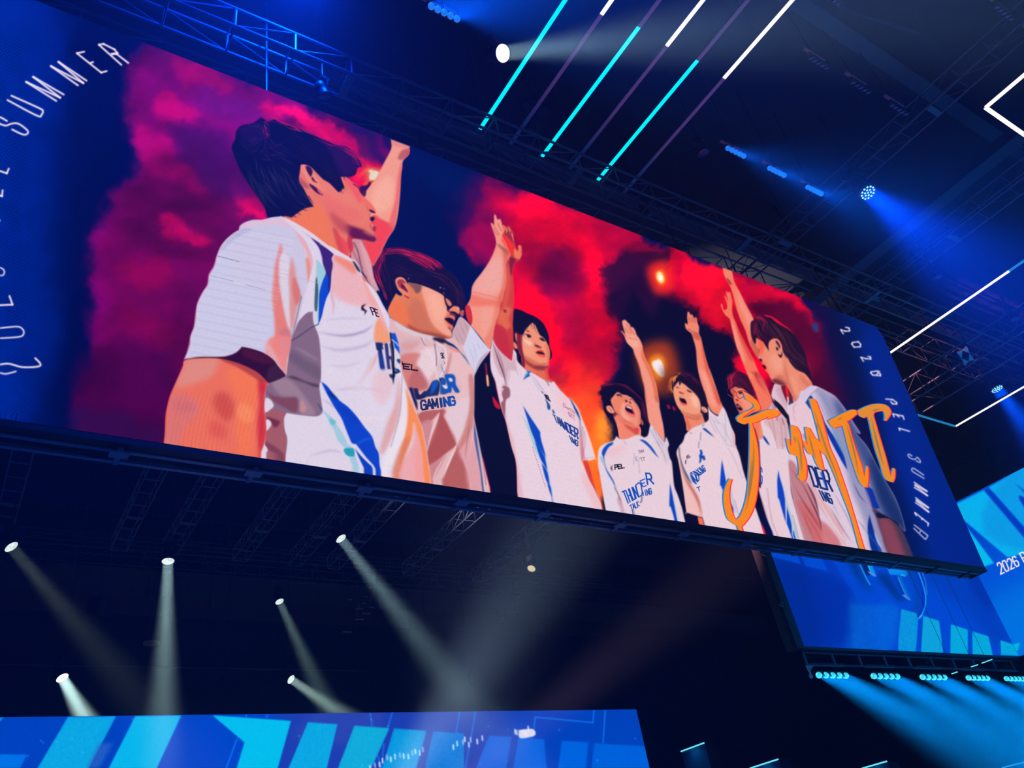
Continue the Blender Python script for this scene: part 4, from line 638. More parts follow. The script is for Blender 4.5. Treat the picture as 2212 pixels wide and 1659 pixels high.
    # bolt, PEL, TH
    P(cv,'D 1050,1083! 1000,1100 975,1125 980,1180 1022,1192 1018,1252! 1058,1190! 1022,1160 1005,1130','2c1028',.4);text(cv,'P','D 1105,1135 1150,1145 1200,1240 1150,1250',2.2,'2c1028');text(cv,'E','D 1165,1155 1215,1175 1235,1275 1200,1265',2.2,'2c1028')
    P(cv,'E 835,97! 910,103 912,140! 925,178! 905,180 935,375! 888,373! 862,180! 848,178!','1e2864',.4);P(cv,'E 870,220 905,215 933,375 890,373','1c3c9c',2,None,.7)
    P(cv,'E 930,110! 965,113 978,235! 1003,238 985,120! 1000,118 1030,378! 1010,380! 1000,285 985,283 995,380! 962,378!','34306c',.4);P(cv,'E 980,433! 1042,437 1035,465 1025,470 1023,545! 1010,480 990,465','16345c',.4)
    P(cv,'E 985,0! 1005,0 1020,90 1035,200 1045,330 1038,440 1028,545! 1015,400 1015,250 1000,120','0c1024',.5);P(cv,'E 1005,0! 1045,0! 1080,120 1092,230! 1050,190 1030,110 1010,60','0c4cd0',.5);L(cv,'E 1005,65 1060,110 1080,140',2,'e8dce4',.4);P(cv,'E 1040,160 1070,190 1095,240 1070,290 1040,370 1035,260','d8ccd8',1)
    P(cv,'E 1060,280 1095,275 1095,320 1075,310','14386c',.5);P(cv,'E 1040,375 1080,380 1100,410 1070,415','143c80',.5);P(cv,'E 1030,400 1080,415 1040,430','101828',.5)
    L(cv,'E 840,92 960,105',.8,'c8a8b8',.3)
    # bare upper arm
    a=P(cv,'C 315,255 480,215 700,215 900,260 1100,350 1265,500 1240,560 1225,650 1215,780 1230,900 1240,1050 1225,1180 1170,1332! 80,1180! 90,1050 95,900 115,780 150,650 220,490 290,330','e46c54',.5)
    P(cv,'C 330,250 480,225 700,240 640,420 480,500 300,560 200,560 290,330','d8887c',9,a,.9);P(cv,'C 90,1180 95,900 150,650 250,620 420,700 480,850 330,1000 250,1180','d07070',9,a,.8);P(cv,'C 800,340 1150,450 1180,700 1100,900 1100,1250 950,1290 880,1000 900,700 820,500','ee7448',9,a,.85)
    P(cv,'C 1150,480 1250,540 1225,650 1220,800 1240,1050 1200,1250 1160,1320 1140,1000 1160,750','c42030',5,a,.85);P(cv,'C 660,650 760,620 850,700 880,850 800,950 700,880 640,760','c04038',9,a,.75);P(cv,'C 200,720 380,740 420,820 280,840 180,800','c06070',6,a,.5)
    P(cv,'C 950,750 1080,800 1080,950 980,960 900,850','f4905c',7,a,.7);P(cv,'C 600,950 760,980 780,1150 600,1100','cc4440',9,a,.5);P(cv,'C 700,215 900,255 1100,345 1265,495 1200,510 1050,420 900,330 760,270','9c3030',3,a,.7)
    L(cv,'C 300,290 200,520 120,780 92,1000 82,1170',2.5,'f05048',1,a,.8)
    for i in range(46):
        x=120+i*24;L(cv,'C %d,%d %d,%d %d,%d'%(x+150,620,x+60,900,x,1230),1.2,'c84840' if i%2 else 'f0886c',.4,a,.28)
    # sleeve
    s=P(cv,'B 1410,96! 1300,108 1190,135! 1080,135 980,170 935,210! 930,250! 860,290 780,360 720,440 680,540 660,620 640,680 600,740 585,790 575,870 520,950 480,1030 450,1110 435,1250 420,1350 380,1450 370,1550 340,1640 C 302,250! 345,235 480,215 700,215 800,205 900,165 962,105! 1080,130 1220,180 1320,250 1380,330 1440,420 1468,430! 1480,300 1510,100 1525,-20 B 1525,1480 1600,1300 1650,1100 1700,900 1770,620 1700,400 1600,280','c4c2de',.6)
    P(cv,'B 1000,180 1300,130 1550,250 1680,450 1700,700 1650,950 1480,1200 1200,1000 900,700 800,450','c8c0d8',12,s,.6);P(cv,'B 950,200 1100,150 1300,120 1500,130 1650,250 1550,230 1300,180 1080,200 980,240','e4b4c4',4,s,.7)
    P(cv,'B 1560,210 1700,330 1800,480 1860,600 1800,620 1790,780 1780,1000 1730,1150 1680,1100 1720,800 1690,540 1600,330','e4a4a8',4,s,.85)
    P(cv,'B 1400,400 1425,480 1395,560 1385,680 1395,850 1430,1050 1470,1250 1510,1380 1530,1500 1500,1659 1260,1659 1330,1500 1335,1300 1310,1050 1320,850 1340,650 1375,520','e07468',4,s,.92);P(cv,'B 1400,1400 1510,1400 1500,1659 1430,1659','c07080',3,s,.7)
    P(cv,'B 1530,560 1570,700 1590,850 1620,950 1632,1020 1590,1150 1560,1330 1520,1380 1490,1200 1500,1000 1490,800 1510,650','d88880',3.5,s,.85);P(cv,'B 1550,780 1600,860 1630,1000 1580,1100 1540,950','d06c64',2,s,.8)
    P(cv,'B 1395,620 1440,500 1500,600 1490,800 1500,1000 1510,1380 1450,1200 1400,900','d8ccdc',3,s,.8)
    L(cv,'B 1590,370 1680,480 1705,650 1700,850 1680,1070',2.6,'ccd4ec',.8,s,.9,2);L(cv,'B 1640,1000 1580,1280 1530,1480',2.5,'70586c',1.5,s,.7);L(cv,'B 1700,900 1660,1100 1600,1300',2,'eab4b8',1,s,.7);P(cv,'B 1690,560 1740,640 1720,900 1700,700','e07858',2,s,.7)
    P(cv,'C 1290,0 1525,0 1480,300 1465,430 1400,340 1300,220 1230,170','e88078',4,s,.9);P(cv,'C 1400,0 1500,60 1450,250 1390,120','d88890',3,s,.6);P(cv,'C 1200,60 1300,100 1380,300 1250,180','d8b4bc',4,s,.6)
    P(cv,'B 700,500 900,260 1080,240 900,340 760,460','a8a8d0',3,s,.7);L(cv,'B 930,260 780,370 690,520 650,650 590,760 570,880 480,1040 440,1200 420,1350 375,1500 345,1640',1.6,'ecb0b0',.6,None,.8)
    for i in range(52):
        y=150+i*30;x0=760-i*9;c='e8e4f0' if i%3 else 'a8a8cc'
        L(cv,'B %d,%d %d,%d'%(x0-200,y-10,x0+820,y+200),1.3,c,.5,s,.33)
    L(cv,'B 690,545 930,610',.9,'504c64',.2,s,.8);L(cv,'B 600,765 860,830 1230,930',.9,'8c8090',.2,s,.8);L(cv,'B 870,835 1000,870',1.2,'fff0d8',.3,s);L(cv,'B 1380,735 1640,800 1870,865',.9,'d0a0a0',.2,None,.8)
    L(cv,'B 1525,1510 1640,1440 1760,1355 1835,1320',1.8,'3a3850',.5)
    # open cuff
    c=P(cv,'C 315,252! 480,220 700,218 800,208 900,168 962,106! 1080,130 1220,180 1320,250 1380,330 1440,400 1462,432! 1390,470 1290,508 1262,510! 1150,400 1000,320 860,270 700,235 480,232','2e0a28',.6)
    P(cv,'C 1260,380 1340,300 1440,400 1460,432 1290,508 1250,460','3c2038',3,c,.8);P(cv,'C 980,115 1220,185 1330,270 1250,300 1000,220','4c1228',4,c,.8)
    L(cv,'C 345,236 480,214 700,214 800,204 900,164 962,104',1.4,'c8c8a8',.3,None,.7)
def logo(cv):
    """hand-drawn orange lettering with blue and red edges"""
    S=[('R 375,80! 410,85 500,120 550,180 570,240 545,252 490,250 430,290 360,340 370,350! 480,320 620,260 720,245 790,270 800,300 760,330 640,370! 665,335 600,365 490,410 470,410 510,560 540,720 550,900 545,1100 520,1300 480,1450 420,1560 350,1640 300,1640 230,1600 170,1540 135,1400 130,1260 160,1150 195,1078! 230,1080! 205,1180 200,1300 225,1450 260,1540 285,1560 330,1510 380,1380 410,1230 430,1000 440,700 440,560 435,415 370,425 310,400 285,360 300,330 370,280 450,250 490,215 480,180 430,150 390,125'),
    ('R 875,600! 910,605 925,660 940,690! 935,560 930,440! 960,440 1000,450 1040,520 1060,600 1080,750 1110,850 1125,950 1120,1050 1100,1100 1070,1105 1020,1070 1003,1030! 1025,1030 1030,950 1010,820 985,800 930,780 900,720'),
    ('R 1070,620! 1110,625 1120,640 1140,680! 1120,600 1100,465! 1150,465 1190,530 1220,580 1250,600 1290,650! 1240,450 1190,260 1150,125! 1200,120 1240,160 1290,300 1340,480 1400,700 1480,880 1600,1220 1704,1560 1812,1925! 1749,1912! 1656,1560 1520,1200 1420,950 1350,795! 1300,760 1270,720! 1290,800 1330,970! 1290,965 1240,900 1200,800 1190,790 1150,780 1110,720'),
    ('R 1375,385! 1500,320 1620,265 1700,250 1720,280 1725,300! 1640,370 1600,390 1620,420 1660,560 1720,750 1780,920 1812,1060! 1830,920! 1855,940 1860,1080 1845,1180! 1800,1170 1750,1110 1700,980 1620,720 1580,560 1550,440! 1450,470! 1410,440'),
    ('R 1730,265! 1800,225 1900,190 2000,180 2080,200 2125,260 2120,310 2070,385! 2050,380 2055,330 2040,265! 1990,270 1920,300 1950,430 2000,600 2060,800 2100,950 2125,1045! 2150,950! 2175,960 2175,1060 2150,1118! 2090,1100 2040,1040 2000,900 1940,720 1890,500 1850,340 1800,350 1750,320')]
    K=[raster(cv,curve(pts(x)),8) for x in S]
    def sh(k,dx,dy): return (k[0]+int(dx*cv.S),k[1]+int(dy*cv.S),k[2])
    for k in K: put(cv,sh(k,-3.1,-.8),'1c80d0')
    for k in K: put(cv,sh(k,2.8,1.2),'ff2038')
    for i,k in enumerate(K): put(cv,k,'f58410' if i<3 else ('f2860c' if i==3 else 'e08a28'))
    x,y,m=K[4]
    for k in (K[3],K[4]):
        x,y,m=k;h,w=m.shape;Y,X=np.mgrid[0:h,0:w];t=((X+Y)//3%2).astype(np.float32);put(cv,(x,y,m*t),'d88430',.45 if k is K[4] else .18)
    for s in('R 485,600 490,800 470,1050 430,1300 385,1480','R 470,800 455,1000 430,1200 400,1350','R 975,560 990,650','R 1005,560 1040,700 1060,900 1060,1000','R 1150,540 1180,680 1230,840','R 1210,250 1270,450 1350,700 1450,950 1555,1250','R 1230,400 1260,500','R 1490,375 1550,345','R 1590,410 1640,560 1700,800 1750,1050','R 1895,270 2000,240','R 1890,330 1940,550 2000,780 2040,920'): L(cv,s,1.8,'1c5c90',.4,None,.9,2)
def sidetext(cv):
    W='f2e2e8'
    def g(s,*ls):
        for l in ls: L(cv,s+' '+l,3.8 if s=='a' or s=='d' else 2.6,W,.4,None,1,0,False)
    # left: SUMMER, L E ... 2026 running off the frame
    a='a'
    g(a,'785,420 640,290 670,285 740,320 760,345 722,350','722,350 752,348 830,408')  # R
    g(a,'545,335 498,345 655,470 690,460','580,410 607,400')               # E
    g(a,'505,553 330,428 540,538 378,400 560,522')                         # M
    g(a,'365,653 170,530 390,632 215,497 413,612')                         # M
    L(cv,'a 45,645 240,748 270,740 278,720 255,700 70,617',3.8,W,.4)         # U
    L(cv,'a 50,785 0,758 -20,780 0,800 40,812 75,800 120,800 175,840 180,862 150,870 75,835',3.8,W,.4) # S
    g(a,'0,1105 45,1120 58,1090')
    g(a,'0,1263 14,1268 18,1230');g(a,'-40,1255 0,1262')
    L(cv,'d 0,78 22,90 30,110 20,128 0,130',3.,W,.4)
    g('d','0,322 82,318 62,262')
    L(cv,'d 0,470 110,460 145,475 155,500 130,525 0,535',3.2,W,.4)
    L(cv,'d 225,660 262,712 150,722 60,700 0,705',3.8,W,.4);L(cv,'d 108,748 40,765 0,758',3.2,W,.4)
    L(cv,'a -60,1390 -20,1400 2,1430',3,W,.4)
    # beyond the frame
    for k in range(3): L(cv,'0 %d,%d %d,%d'%(-60,300+k*60,-20,310+k*60),3,W,.4)
    # right: 2026 PEL SUMMER
    T='T'
    g(T,'240,295 210,245 265,262 318,258 312,225 270,212');g(T,'355,402 425,392 455,425 450,455 375,460 345,420 355,402')
    g(T,'490,635 460,585 520,602 580,605 575,580 545,575');g(T,'690,762 655,755 585,765 580,778 605,805 700,812 697,790 672,775 650,805')
    g(T,'765,1100 850,1108 900,1145 900,1162 850,1160 825,1130');g(T,'868,1322 855,1285 975,1310 993,1352','900,1295 935,1328')
    g(T,'940,1490 930,1462 1060,1500')
    L(cv,'U 595,298 555,275 545,290 570,320 625,335 650,312 685,350 685,372 650,358 635,348',2,W,.4)
    L(cv,'U 730,520 620,445 590,442 590,465 620,490 735,558',2,W,.4)
    g('U','615,600 765,705 625,632 770,755 618,660');g('U','632,778 782,895 640,808 785,945 632,835')
    g('U','640,985 625,952 780,1075 775,1105','700,1035 715,1015')
    L(cv,'U 612,1090 760,1205 768,1225 755,1250 735,1250 608,1128',2,W,.4);L(cv,'U 680,1185 690,1160',2,W,.4)
def pattern(cv):
    """honeycomb dots on the blue margins, fine LED rows everywhere"""
    Y,X=np.mgrid[0:cv.H,0:cv.W];x=X/cv.S+cv.x0;y=Y/cv.S+cv.y0
    d=(np.sin(x*.62+y*.12)*np.sin(y*.78-x*.2)).astype(np.float32)
    wl=np.clip((150-x-(y-300)*.0)/110,0,1)*np.clip((y-20)/80,0,1);n=fbm(cv.H,cv.W,60,5,3)
    m=np.clip(d*2,0,1)*wl*.42*np.clip(n*2-.3,0,1);cv.a*=(1-m[...,None])
    wr=np.clip((x-(1830+(y-700)*.38))/60,0,1);m2=(.5+.5*np.sin(x*.5-y*.95+x*.3))*wr*.14
    cv.a*=(1-m2[...,None].astype(np.float32))
def led_grain(cv,seed=3):
    r=np.random.RandomState(seed);g=r.randn(cv.H//2+1,cv.W//2+1).astype(np.float32)
    g=np.repeat(np.repeat(g,2,0),2,1)[:cv.H,:cv.W]
    cv.a*=(1+.012*g[...,None])
def paint_main():
    cv=Canvas(-250,-40,2160,1250,1.3)
    background(cv);pattern(cv);fig4(cv);fig5(cv);fig6(cv);fig3(cv);fig7(cv);fig2(cv);backarm(cv);fig1(cv);logo(cv);sidetext(cv);led_grain(cv)
    return cv
def paint_stage():
    cv=Canvas(-560,1500,1460,1760,1.2); cv.a[...]=hexc('0044c8')
    P(cv,'0 -560,1500 200,1500 200,1760 -560,1760','0040be',30); P(cv,'0 640,1500 1130,1500 1130,1760 640,1760','1c3cae',40); P(cv,'0 1130,1500 1460,1500 1460,1760 1130,1760','0040bc',30)
    P(cv,'0 700,1525 820,1525 800,1600 640,1600','3048b0',14,a=.6); P(cv,'0 920,1530 1040,1530 980,1660 880,1660','4058b4',20,a=.5)  # second patch: purple of the haze beam crossing in front, painted in
    lt=['0094e4','0070e4','0098e0','08b4ec','3068c0','04bcec','08a4e2','08a0d4','0088dc','0078d8','0060dc','0062de','0062de','0060da']
    Q=['g -60,1335! 25,1335! -10,1370! -200,1370!','g -200,1565! 175,1575! 115,1690! -50,1990! -500,1990!','g 440,1331! 750,1326! 575,1659! 410,1990! 80,1990! 245,1659!','g 875,1325! 1172,1321! 1015,1659! 860,1990! 540,1990! 705,1659!','g 640,1500! 730,1500! 640,1659! 560,1659!',
     'g 1375,1321! 1880,1356! 1795,1659! 1710,1990! 1440,1990! 1530,1659! 1580,1495!','g 1990,1365! 2180,1378! 2112,1659! 2040,1990! 1760,1990! 1865,1659!','h 90,1387! 315,1403! 200,1659! 40,1990! -140,1990! 0,1620!','h 345,1405! 555,1420! 490,1659! 400,1990! 170,1990! 270,1659!','h 600,1425! 795,1437! 800,1990! 440,1990! 545,1659!',
     'h 960,1450! 1105,1460! 1070,1659! 1010,1990! 810,1990! 875,1659!','h 1150,1465! 1315,1475! 1330,1659! 1350,1990! 1050,1990! 1115,1659!','h 1430,1485! 1600,1495! 1585,1659! 1560,1990! 1370,1990! 1405,1659!','h 1640,1500! 1965,1520! 2080,1990! 1590,1990! 1620,1659!']
    for i,(q,c) in enumerate(zip(Q,lt)):
        k=P(cv,q,c,.5 if i!=4 else 5,None,1. if i!=4 else .6,False)
        x,y,m=k; h,w=m.shape; n=fbm(h,w,3,i,2); put(cv,(x,y,m*np.clip(n*2-.7,0,1)),'20b8f0' if i in(2,6,7,8,9) else c,.35)
        if i in(2,7,8,9): P(cv,q,'20c0e8' if i!=9 else '0068d0',9,k,.25)
    for s in('h 190,1300 205,1395','h 335,1300 305,1400','h 770,1295 745,1432','h 872,1295 800,1700','h 1637,1280 1630,1367 1258,1332 1240,1465','h 1710,1280 1695,1498','h 280,1500 262,1700','g 1595,1312 1590,1335','g 1730,1312 1720,1341','g 1535,1465 1440,1720','h 235,1560 262,1660'): L(cv,s,1.9,'1088ff',.3,None,1,0,False)
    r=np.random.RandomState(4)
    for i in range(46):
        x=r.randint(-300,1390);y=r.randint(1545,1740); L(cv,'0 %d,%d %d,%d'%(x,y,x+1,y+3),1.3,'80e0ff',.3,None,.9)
    for i in range(40):   # arc of soft white marks painted into the picture
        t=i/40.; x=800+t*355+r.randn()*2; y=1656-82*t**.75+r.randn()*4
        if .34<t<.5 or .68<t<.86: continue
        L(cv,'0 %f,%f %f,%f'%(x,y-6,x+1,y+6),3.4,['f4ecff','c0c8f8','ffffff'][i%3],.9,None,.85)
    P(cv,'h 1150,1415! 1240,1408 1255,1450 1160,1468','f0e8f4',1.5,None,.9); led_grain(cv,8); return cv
def paint_right():
    CROP['v']=(1650,1160,7.3733);CROP['w']=(1912,1160,7.3733)
    cv=Canvas(1620,1000,2230,1440,1.7); cv.a[...]=hexc('0046d2')
    P(cv,'v 170,330! 1020,545! 1200,600 1500,1000 1300,1700 500,1700','0030b4',16); P(cv,'v 0,330 600,400 800,900 900,1700 400,1700','002ca0',12,a=.6)
    P(cv,'v -50,-300! 480,-300! 600,440! 170,330! -50,280!','004ee0',.5,sm=False); P(cv,'v 545,-300! 1400,-300! 1500,1000 1230,600! 1020,545! 670,460!','0048d8',.6,sm=False,a=.7); P(cv,'v 480,200! 545,205! 670,460! 600,440!','0034b0',.5,sm=False); P(cv,'v 545,205! 900,250! 1025,545! 670,460!','004ee0',.5,sm=False); P(cv,'v 890,250! 1030,270! 1230,600! 1025,545!','0038c4',1,sm=False)
    P(cv,'v 1300,300 1500,350 1600,700 1750,830 1650,830 1450,600','003088',9,a=.9); P(cv,'w 560,560 1480,580 2000,1659 1700,1659 1300,1200 900,900','0038b4',18,a=.7);P(cv,'w 1300,560 1480,580 1750,1150 1500,1000','0028a0',12,a=.7)
    for s,c in (('v 1470,330! 1640,360 1500,480 1650,800 1740,820! 1600,640 1520,420','00308c'),): pass
    P(cv,'v 1500,360 1560,500 1640,680 1740,820! 1690,810 1600,700 1480,450','0040b0',1); L(cv,'v 1505,365 1570,520 1640,670 1700,770',1.6,'38c8f0',.3)
    P(cv,'v 1520,350! 1640,370 1700,560 1640,600','00206c',1.5); P(cv,'v 1620,380! 1700,390! 1800,630! 1750,625! 1645,548! 1700,560! 1690,520','0890e8',.4,sm=False); L(cv,'v 1630,385 1700,545',1.5,'50e8f0',.3);P(cv,'v 1645,548! 1750,625! 1800,632! 1700,560!','7888e0',.4,sm=False);P(cv,'v 1700,390! 1770,400! 1770,435! 1735,430!','10b0f0',.4,sm=False);P(cv,'v 1720,680! 1960,770! 1850,760! 1740,710!','0040b8',1.5,sm=False,a=.7)
    P(cv,'w -120,620 30,600 270,950 380,1010 200,1000 60,850','002c84',8,a=.9)
    P(cv,'w 30,465! 340,510! 375,610! 300,625 200,610! 90,600!','0884ec',.5,sm=False);L(cv,'w 45,478 335,518',2.2,'50e4f4',.3,None,1,0,False);L(cv,'w 35,470 85,595',1.2,'28b8f0',.3);P(cv,'w 190,600! 240,600! 400,960! 415,1010! 370,1000! 265,925! 310,920! 210,680','0068c8',.5,sm=False);P(cv,'w 265,925! 320,915! 415,1012! 370,1002!','5080e0',.6,sm=False);L(cv,'w 205,650 255,770 320,915',1.8,'58d0f4',.3);L(cv,'w 250,605 330,625',1.4,'40d8f4',.3);P(cv,'w 130,610! 190,620! 320,915! 265,925!','0038b8',.8,sm=False)
    P(cv,'w 300,450 420,450 560,900 560,1150 440,1290 330,1280 480,1150 480,850','003ca0',8,a=.8)
    P(cv,'w 440,490! 560,510! 640,700 670,900 665,1080 610,1220 520,1310 420,1300! 520,1240 580,1100 580,900 520,680','0030c0',.6);L(cv,'w 510,510 600,740 645,930 645,1080 600,1210 540,1290',2.4,'10b8f0',.4);L(cv,'w 560,520 640,700 668,930',1.,'60c0e8',.3);L(cv,'w 600,1240 540,1300 430,1305',1.4,'60dcf0',.3)
    T_=[('w -560,1080! 0,1080! 215,1130! 150,1659! 0,1900! -500,1900!','0c84d4',6),('w 260,1150! 500,1215 525,1330! 505,1659! 480,1900! 210,1900! 215,1600!','0898dc',.8),('w 610,1258! 860,1335! 905,1659! 930,1900! 570,1900!','0ca4dc',.5),('w 1048,1392! 1318,1478! 1322,1900! 1038,1900!','04aadc',.5),('w 1390,1502! 1648,1585! 1665,1659! 1720,1900! 1395,1900!','04aadc',.5),('i 2060,835! 2140,860! 2180,935! 2065,930!','04aadc',.4)]
    for i,(q,c,b) in enumerate(T_):
        k=P(cv,q,c,b,None,.25 if i==0 else 1,False); x,y,m=k; h,w=m.shape; put(cv,(x,y,m*np.clip(fbm(h,w,4,i+20,2)*2-.7,0,1)),'0070d8',.25 if i>1 else .5)
    for q in ('i 1080,580 1160,560 1150,880 1060,880','i 1290,600 1400,620 1380,895 1270,890'): P(cv,q,'0068dc',6,None,.25)
    Y,X=np.mgrid[0:cv.H,0:cv.W];x=X/cv.S;y=Y/cv.S; wl=np.clip(1.2-(x+y*-.3)/150,0,1)*.18; cv.a*=(1-(wl*(.5+.5*np.sin(x*2.6+y*1.2)*np.sin(y*2.4-x*.8)))[...,None].astype(np.float32)); led_grain(cv,9); return cv
def paint_side():
    CROP['x']=(2012,980,5.925);CROP['w']=(1912,1160,7.3733)
    cv=Canvas(1900,500,2900,1620,1.0); cv.a[...]=hexc('003cc4')
    P(cv,'0 2080,1225 2900,700 2900,1620 2100,1620','0058dc',60,a=.8); P(cv,'0 2100,1330 2500,1200 2500,1620 2150,1620','0078e0',40,a=.8)
    k=P(cv,'x 300,655! 670,468! 1250,150! 1250,1280! 1130,1300! 980,1330! 405,845! 300,700!','04b0ec',.5,sm=False); P(cv,'0 2200,1000 2900,500 2900,1100 2212,1190','0898e4',8,a=.9)
    P(cv,'x 450,930! 805,1405! 665,1455!','04bcec',.5,sm=False); P(cv,'x 670,468! 735,432! 1250,1010! 1250,1150!','0038c0',.5,sm=False); P(cv,'x 1065,375! 1250,520! 1250,560!','0038b0',.6,sm=False)
    P(cv,'0 2212,1075 2300,1160 2300,1200 2212,1095','0038c0',1)
    text(cv,'2026','x 838,1410 1075,1315 1130,1430 890,1545',3.,'f0e0ea',.45);text(cv,'P','x 1130,1280 1180,1260 1240,1370 1190,1392',3.,'f0e0ea')
    text(cv,'EL SUMMER','0 2216,1188 2330,1120 2345,1150 2230,1214',3.,'f0e0ea',.45)
    P(cv,'i 2140,862! 2190,850! 2165,925! 2178,938!','04b4e0',.4,sm=False); led_grain(cv,10); return cv
# ---------- materials ----------
def s2l(c): return tuple(((x/12.92) if x<=.04045 else ((x+.055)/1.055)**2.4) for x in c)
def mat(name,col,rough=.6,metal=0.,bump=0.,scale=8.,var=.0):
    m=bpy.data.materials.new(name); m.use_nodes=True; nt=m.node_tree; b=nt.nodes['Principled BSDF']
    b.inputs['Base Color'].default_value=(*col,1); b.inputs['Roughness'].default_value=rough; b.inputs['Metallic'].default_value=metal
    tc=nt.nodes.new('ShaderNodeTexCoord'); n=nt.nodes.new('ShaderNodeTexNoise'); n.inputs['Scale'].default_value=scale; n.inputs['Detail'].default_value=4
    nt.links.new(tc.outputs['Object'],n.inputs['Vector'])
    if var:
        r=nt.nodes.new('ShaderNodeMix'); r.data_type='RGBA'; r.inputs[6].default_value=(*[c*(1-var) for c in col],1); r.inputs[7].default_value=(*[min(1,c*(1+var)) for c in col],1)
        nt.links.new(n.outputs['Fac'],r.inputs[0]); nt.links.new(r.outputs[2],b.inputs['Base Color'])
    if bump:
        bp=nt.nodes.new('ShaderNodeBump'); bp.inputs['Strength'].default_value=bump; nt.links.new(n.outputs['Fac'],bp.inputs['Height']); nt.links.new(bp.outputs[0],b.inputs['Normal'])
    return m
def emis(name,col,strength=1.,sample=False):
    m=bpy.data.materials.new(name); m.use_nodes=True; nt=m.node_tree; nt.nodes.clear()
    o=nt.nodes.new('ShaderNodeOutputMaterial'); e=nt.nodes.new('ShaderNodeEmission'); e.inputs[0].default_value=(*s2l(col),1); e.inputs[1].default_value=strength
    nt.links.new(e.outputs[0],o.inputs[0])
    if not sample: m.cycles.emission_sampling='NONE'
    return m
def lensmat(name,rim,mid,strength):
    """a lit lens: brighter middle, coloured rim, facets"""
    m=bpy.data.materials.new(name); m.use_nodes=True; nt=m.node_tree; nt.nodes.clear()
    o=nt.nodes.new('ShaderNodeOutputMaterial'); e=nt.nodes.new('ShaderNodeEmission'); tc=nt.nodes.new('ShaderNodeTexCoord')
    g=nt.nodes.new('ShaderNodeTexVoronoi'); g.inputs['Scale'].default_value=14; r=nt.nodes.new('ShaderNodeMix'); r.data_type='RGBA'
    r.inputs[6].default_value=(*s2l(mid),1); r.inputs[7].default_value=(*s2l(rim),1)
    nt.links.new(tc.outputs['Object'],g.inputs['Vector']); nt.links.new(g.outputs['Distance'],r.inputs[0]); nt.links.new(r.outputs[2],e.inputs[0])
    e.inputs[1].default_value=strength; nt.links.new(e.outputs[0],o.inputs[0]); m.cycles.emission_sampling='NONE'; return m
M=dict(alu=mat('weathered aluminium',(.12,.15,.2),.42,.4,.05,20,.15),black=mat('black powder coat',(.018,.02,.026),.45,0,.05,30,.3),
 ceil=mat('dark roof deck',(.004,.008,.018),.85,0,.2,3,.35),wall=mat('dark drape wall',(.014,.018,.028),.9,0,.3,2,.4),
 girder=mat('painted steel',(.02,.04,.08),.5,.2,.05,6,.15),grey=mat('grey housing',(.3,.31,.34),.5,.1,.05,12,.15),
 plate=mat('zinc plate',(.62,.62,.6),.4,.6,.05,25,.2),rail=mat('brushed rail',(.62,.64,.72),.35,.4,.05,30,.2),cloth=mat('mauve cloth',(.45,.33,.42),.8,0,.2,5,.2),
 lad=mat('pale blue ladder truss',(.3,.42,.55),.4,.2,.05,20,.15),dim=mat('unlit milky diffuser',(.62,.6,.8),.35,0,.02,20,.05),glass=mat('dark glass',(.03,.06,.14),.08,.0,.0,8,.0),soffit=mat('brown soffit board',(.12,.1,.1),.8,0,.1,4,.2),
 floor=mat('dark hall floor',(.03,.032,.04),.6,0,.1,2,.3),
 cyan=emis('cyan led diffuser',(0,.92,1),1.15),white=emis('white led diffuser',(1,.96,.98),1.25),edge=emis('pale cyan edge light',(.4,.9,1),1.1),
 azure=emis('blue led diffuser',(.12,.5,.72),1.),wlens=emis('white beam lens',(1,1,.98),2.2),mlens=lensmat('pale beam lens',(.62,.78,.78),(1,1,.98),1.15),
 blens=lensmat('blue blinder lens',(0,.34,.86),(.2,.62,1),1.),clens=lensmat('cyan blinder lens',(0,.72,.85),(.45,1,1),1.1),cell=emis('pale led cell',(.62,.98,1),1.4),
 dlens=mat('unlit blinder lens',(.1,.22,.38),.1,.3),amber=emis('amber bulb',(.85,.8,.62),1.),red=emis('red pilot lamp',(.35,.05,.1),1.))
# ---------- mesh helpers ----------
def ob(name,bm,m,parent=None,world=False,smooth=False):
    me=bpy.data.meshes.new(name); bm.to_mesh(me); bm.free()
    for x in (m if isinstance(m,(list,tuple)) else [m]): me.materials.append(x)
    if smooth:
        for p in me.polygons: p.use_smooth=True
    o=bpy.data.objects.new(name,me); COL.objects.link(o)
    if parent is not None: o.parent=parent
    return o
def empty(name,loc,label=None,cat=None,group=None,rot=None):
    o=bpy.data.objects.new(name,None); COL.objects.link(o); o.location=loc; o.empty_display_size=.1
    if rot is not None: o.rotation_euler=rot
    tag(o,label,cat,group); return o
def tag(o,label=None,cat=None,group=None,kind=None):
    if label:o['label']=label
    if cat:o['category']=cat
    if group:o['group']=group
    if kind:o['kind']=kind
    return o
def abox(bm,lo,hi,mi=0):
    v=[bm.verts.new((x,y,z)) for x in(lo[0],hi[0]) for y in(lo[1],hi[1]) for z in(lo[2],hi[2])]
    for f in((0,1,3,2),(4,6,7,5),(0,4,5,1),(2,3,7,6),(0,2,6,4),(1,5,7,3)):
        q=bm.faces.new([v[i] for i in f]); q.material_index=mi
def tube(bm,a,b,r,n=8,cap=True):
    a=Vector(a);b=Vector(b);d=(b-a).normalized();x=d.orthogonal().normalized();y=d.cross(x)
    A=[bm.verts.new(a+(x*math.cos(t)+y*math.sin(t))*r) for t in [2*math.pi*i/n for i in range(n)]]
    B=[bm.verts.new(b+(x*math.cos(t)+y*math.sin(t))*r) for t in [2*math.pi*i/n for i in range(n)]]
    for i in range(n): bm.faces.new((A[i],A[(i+1)%n],B[(i+1)%n],B[i]))
    if cap: bm.faces.new(A[::-1]); bm.faces.new(B)
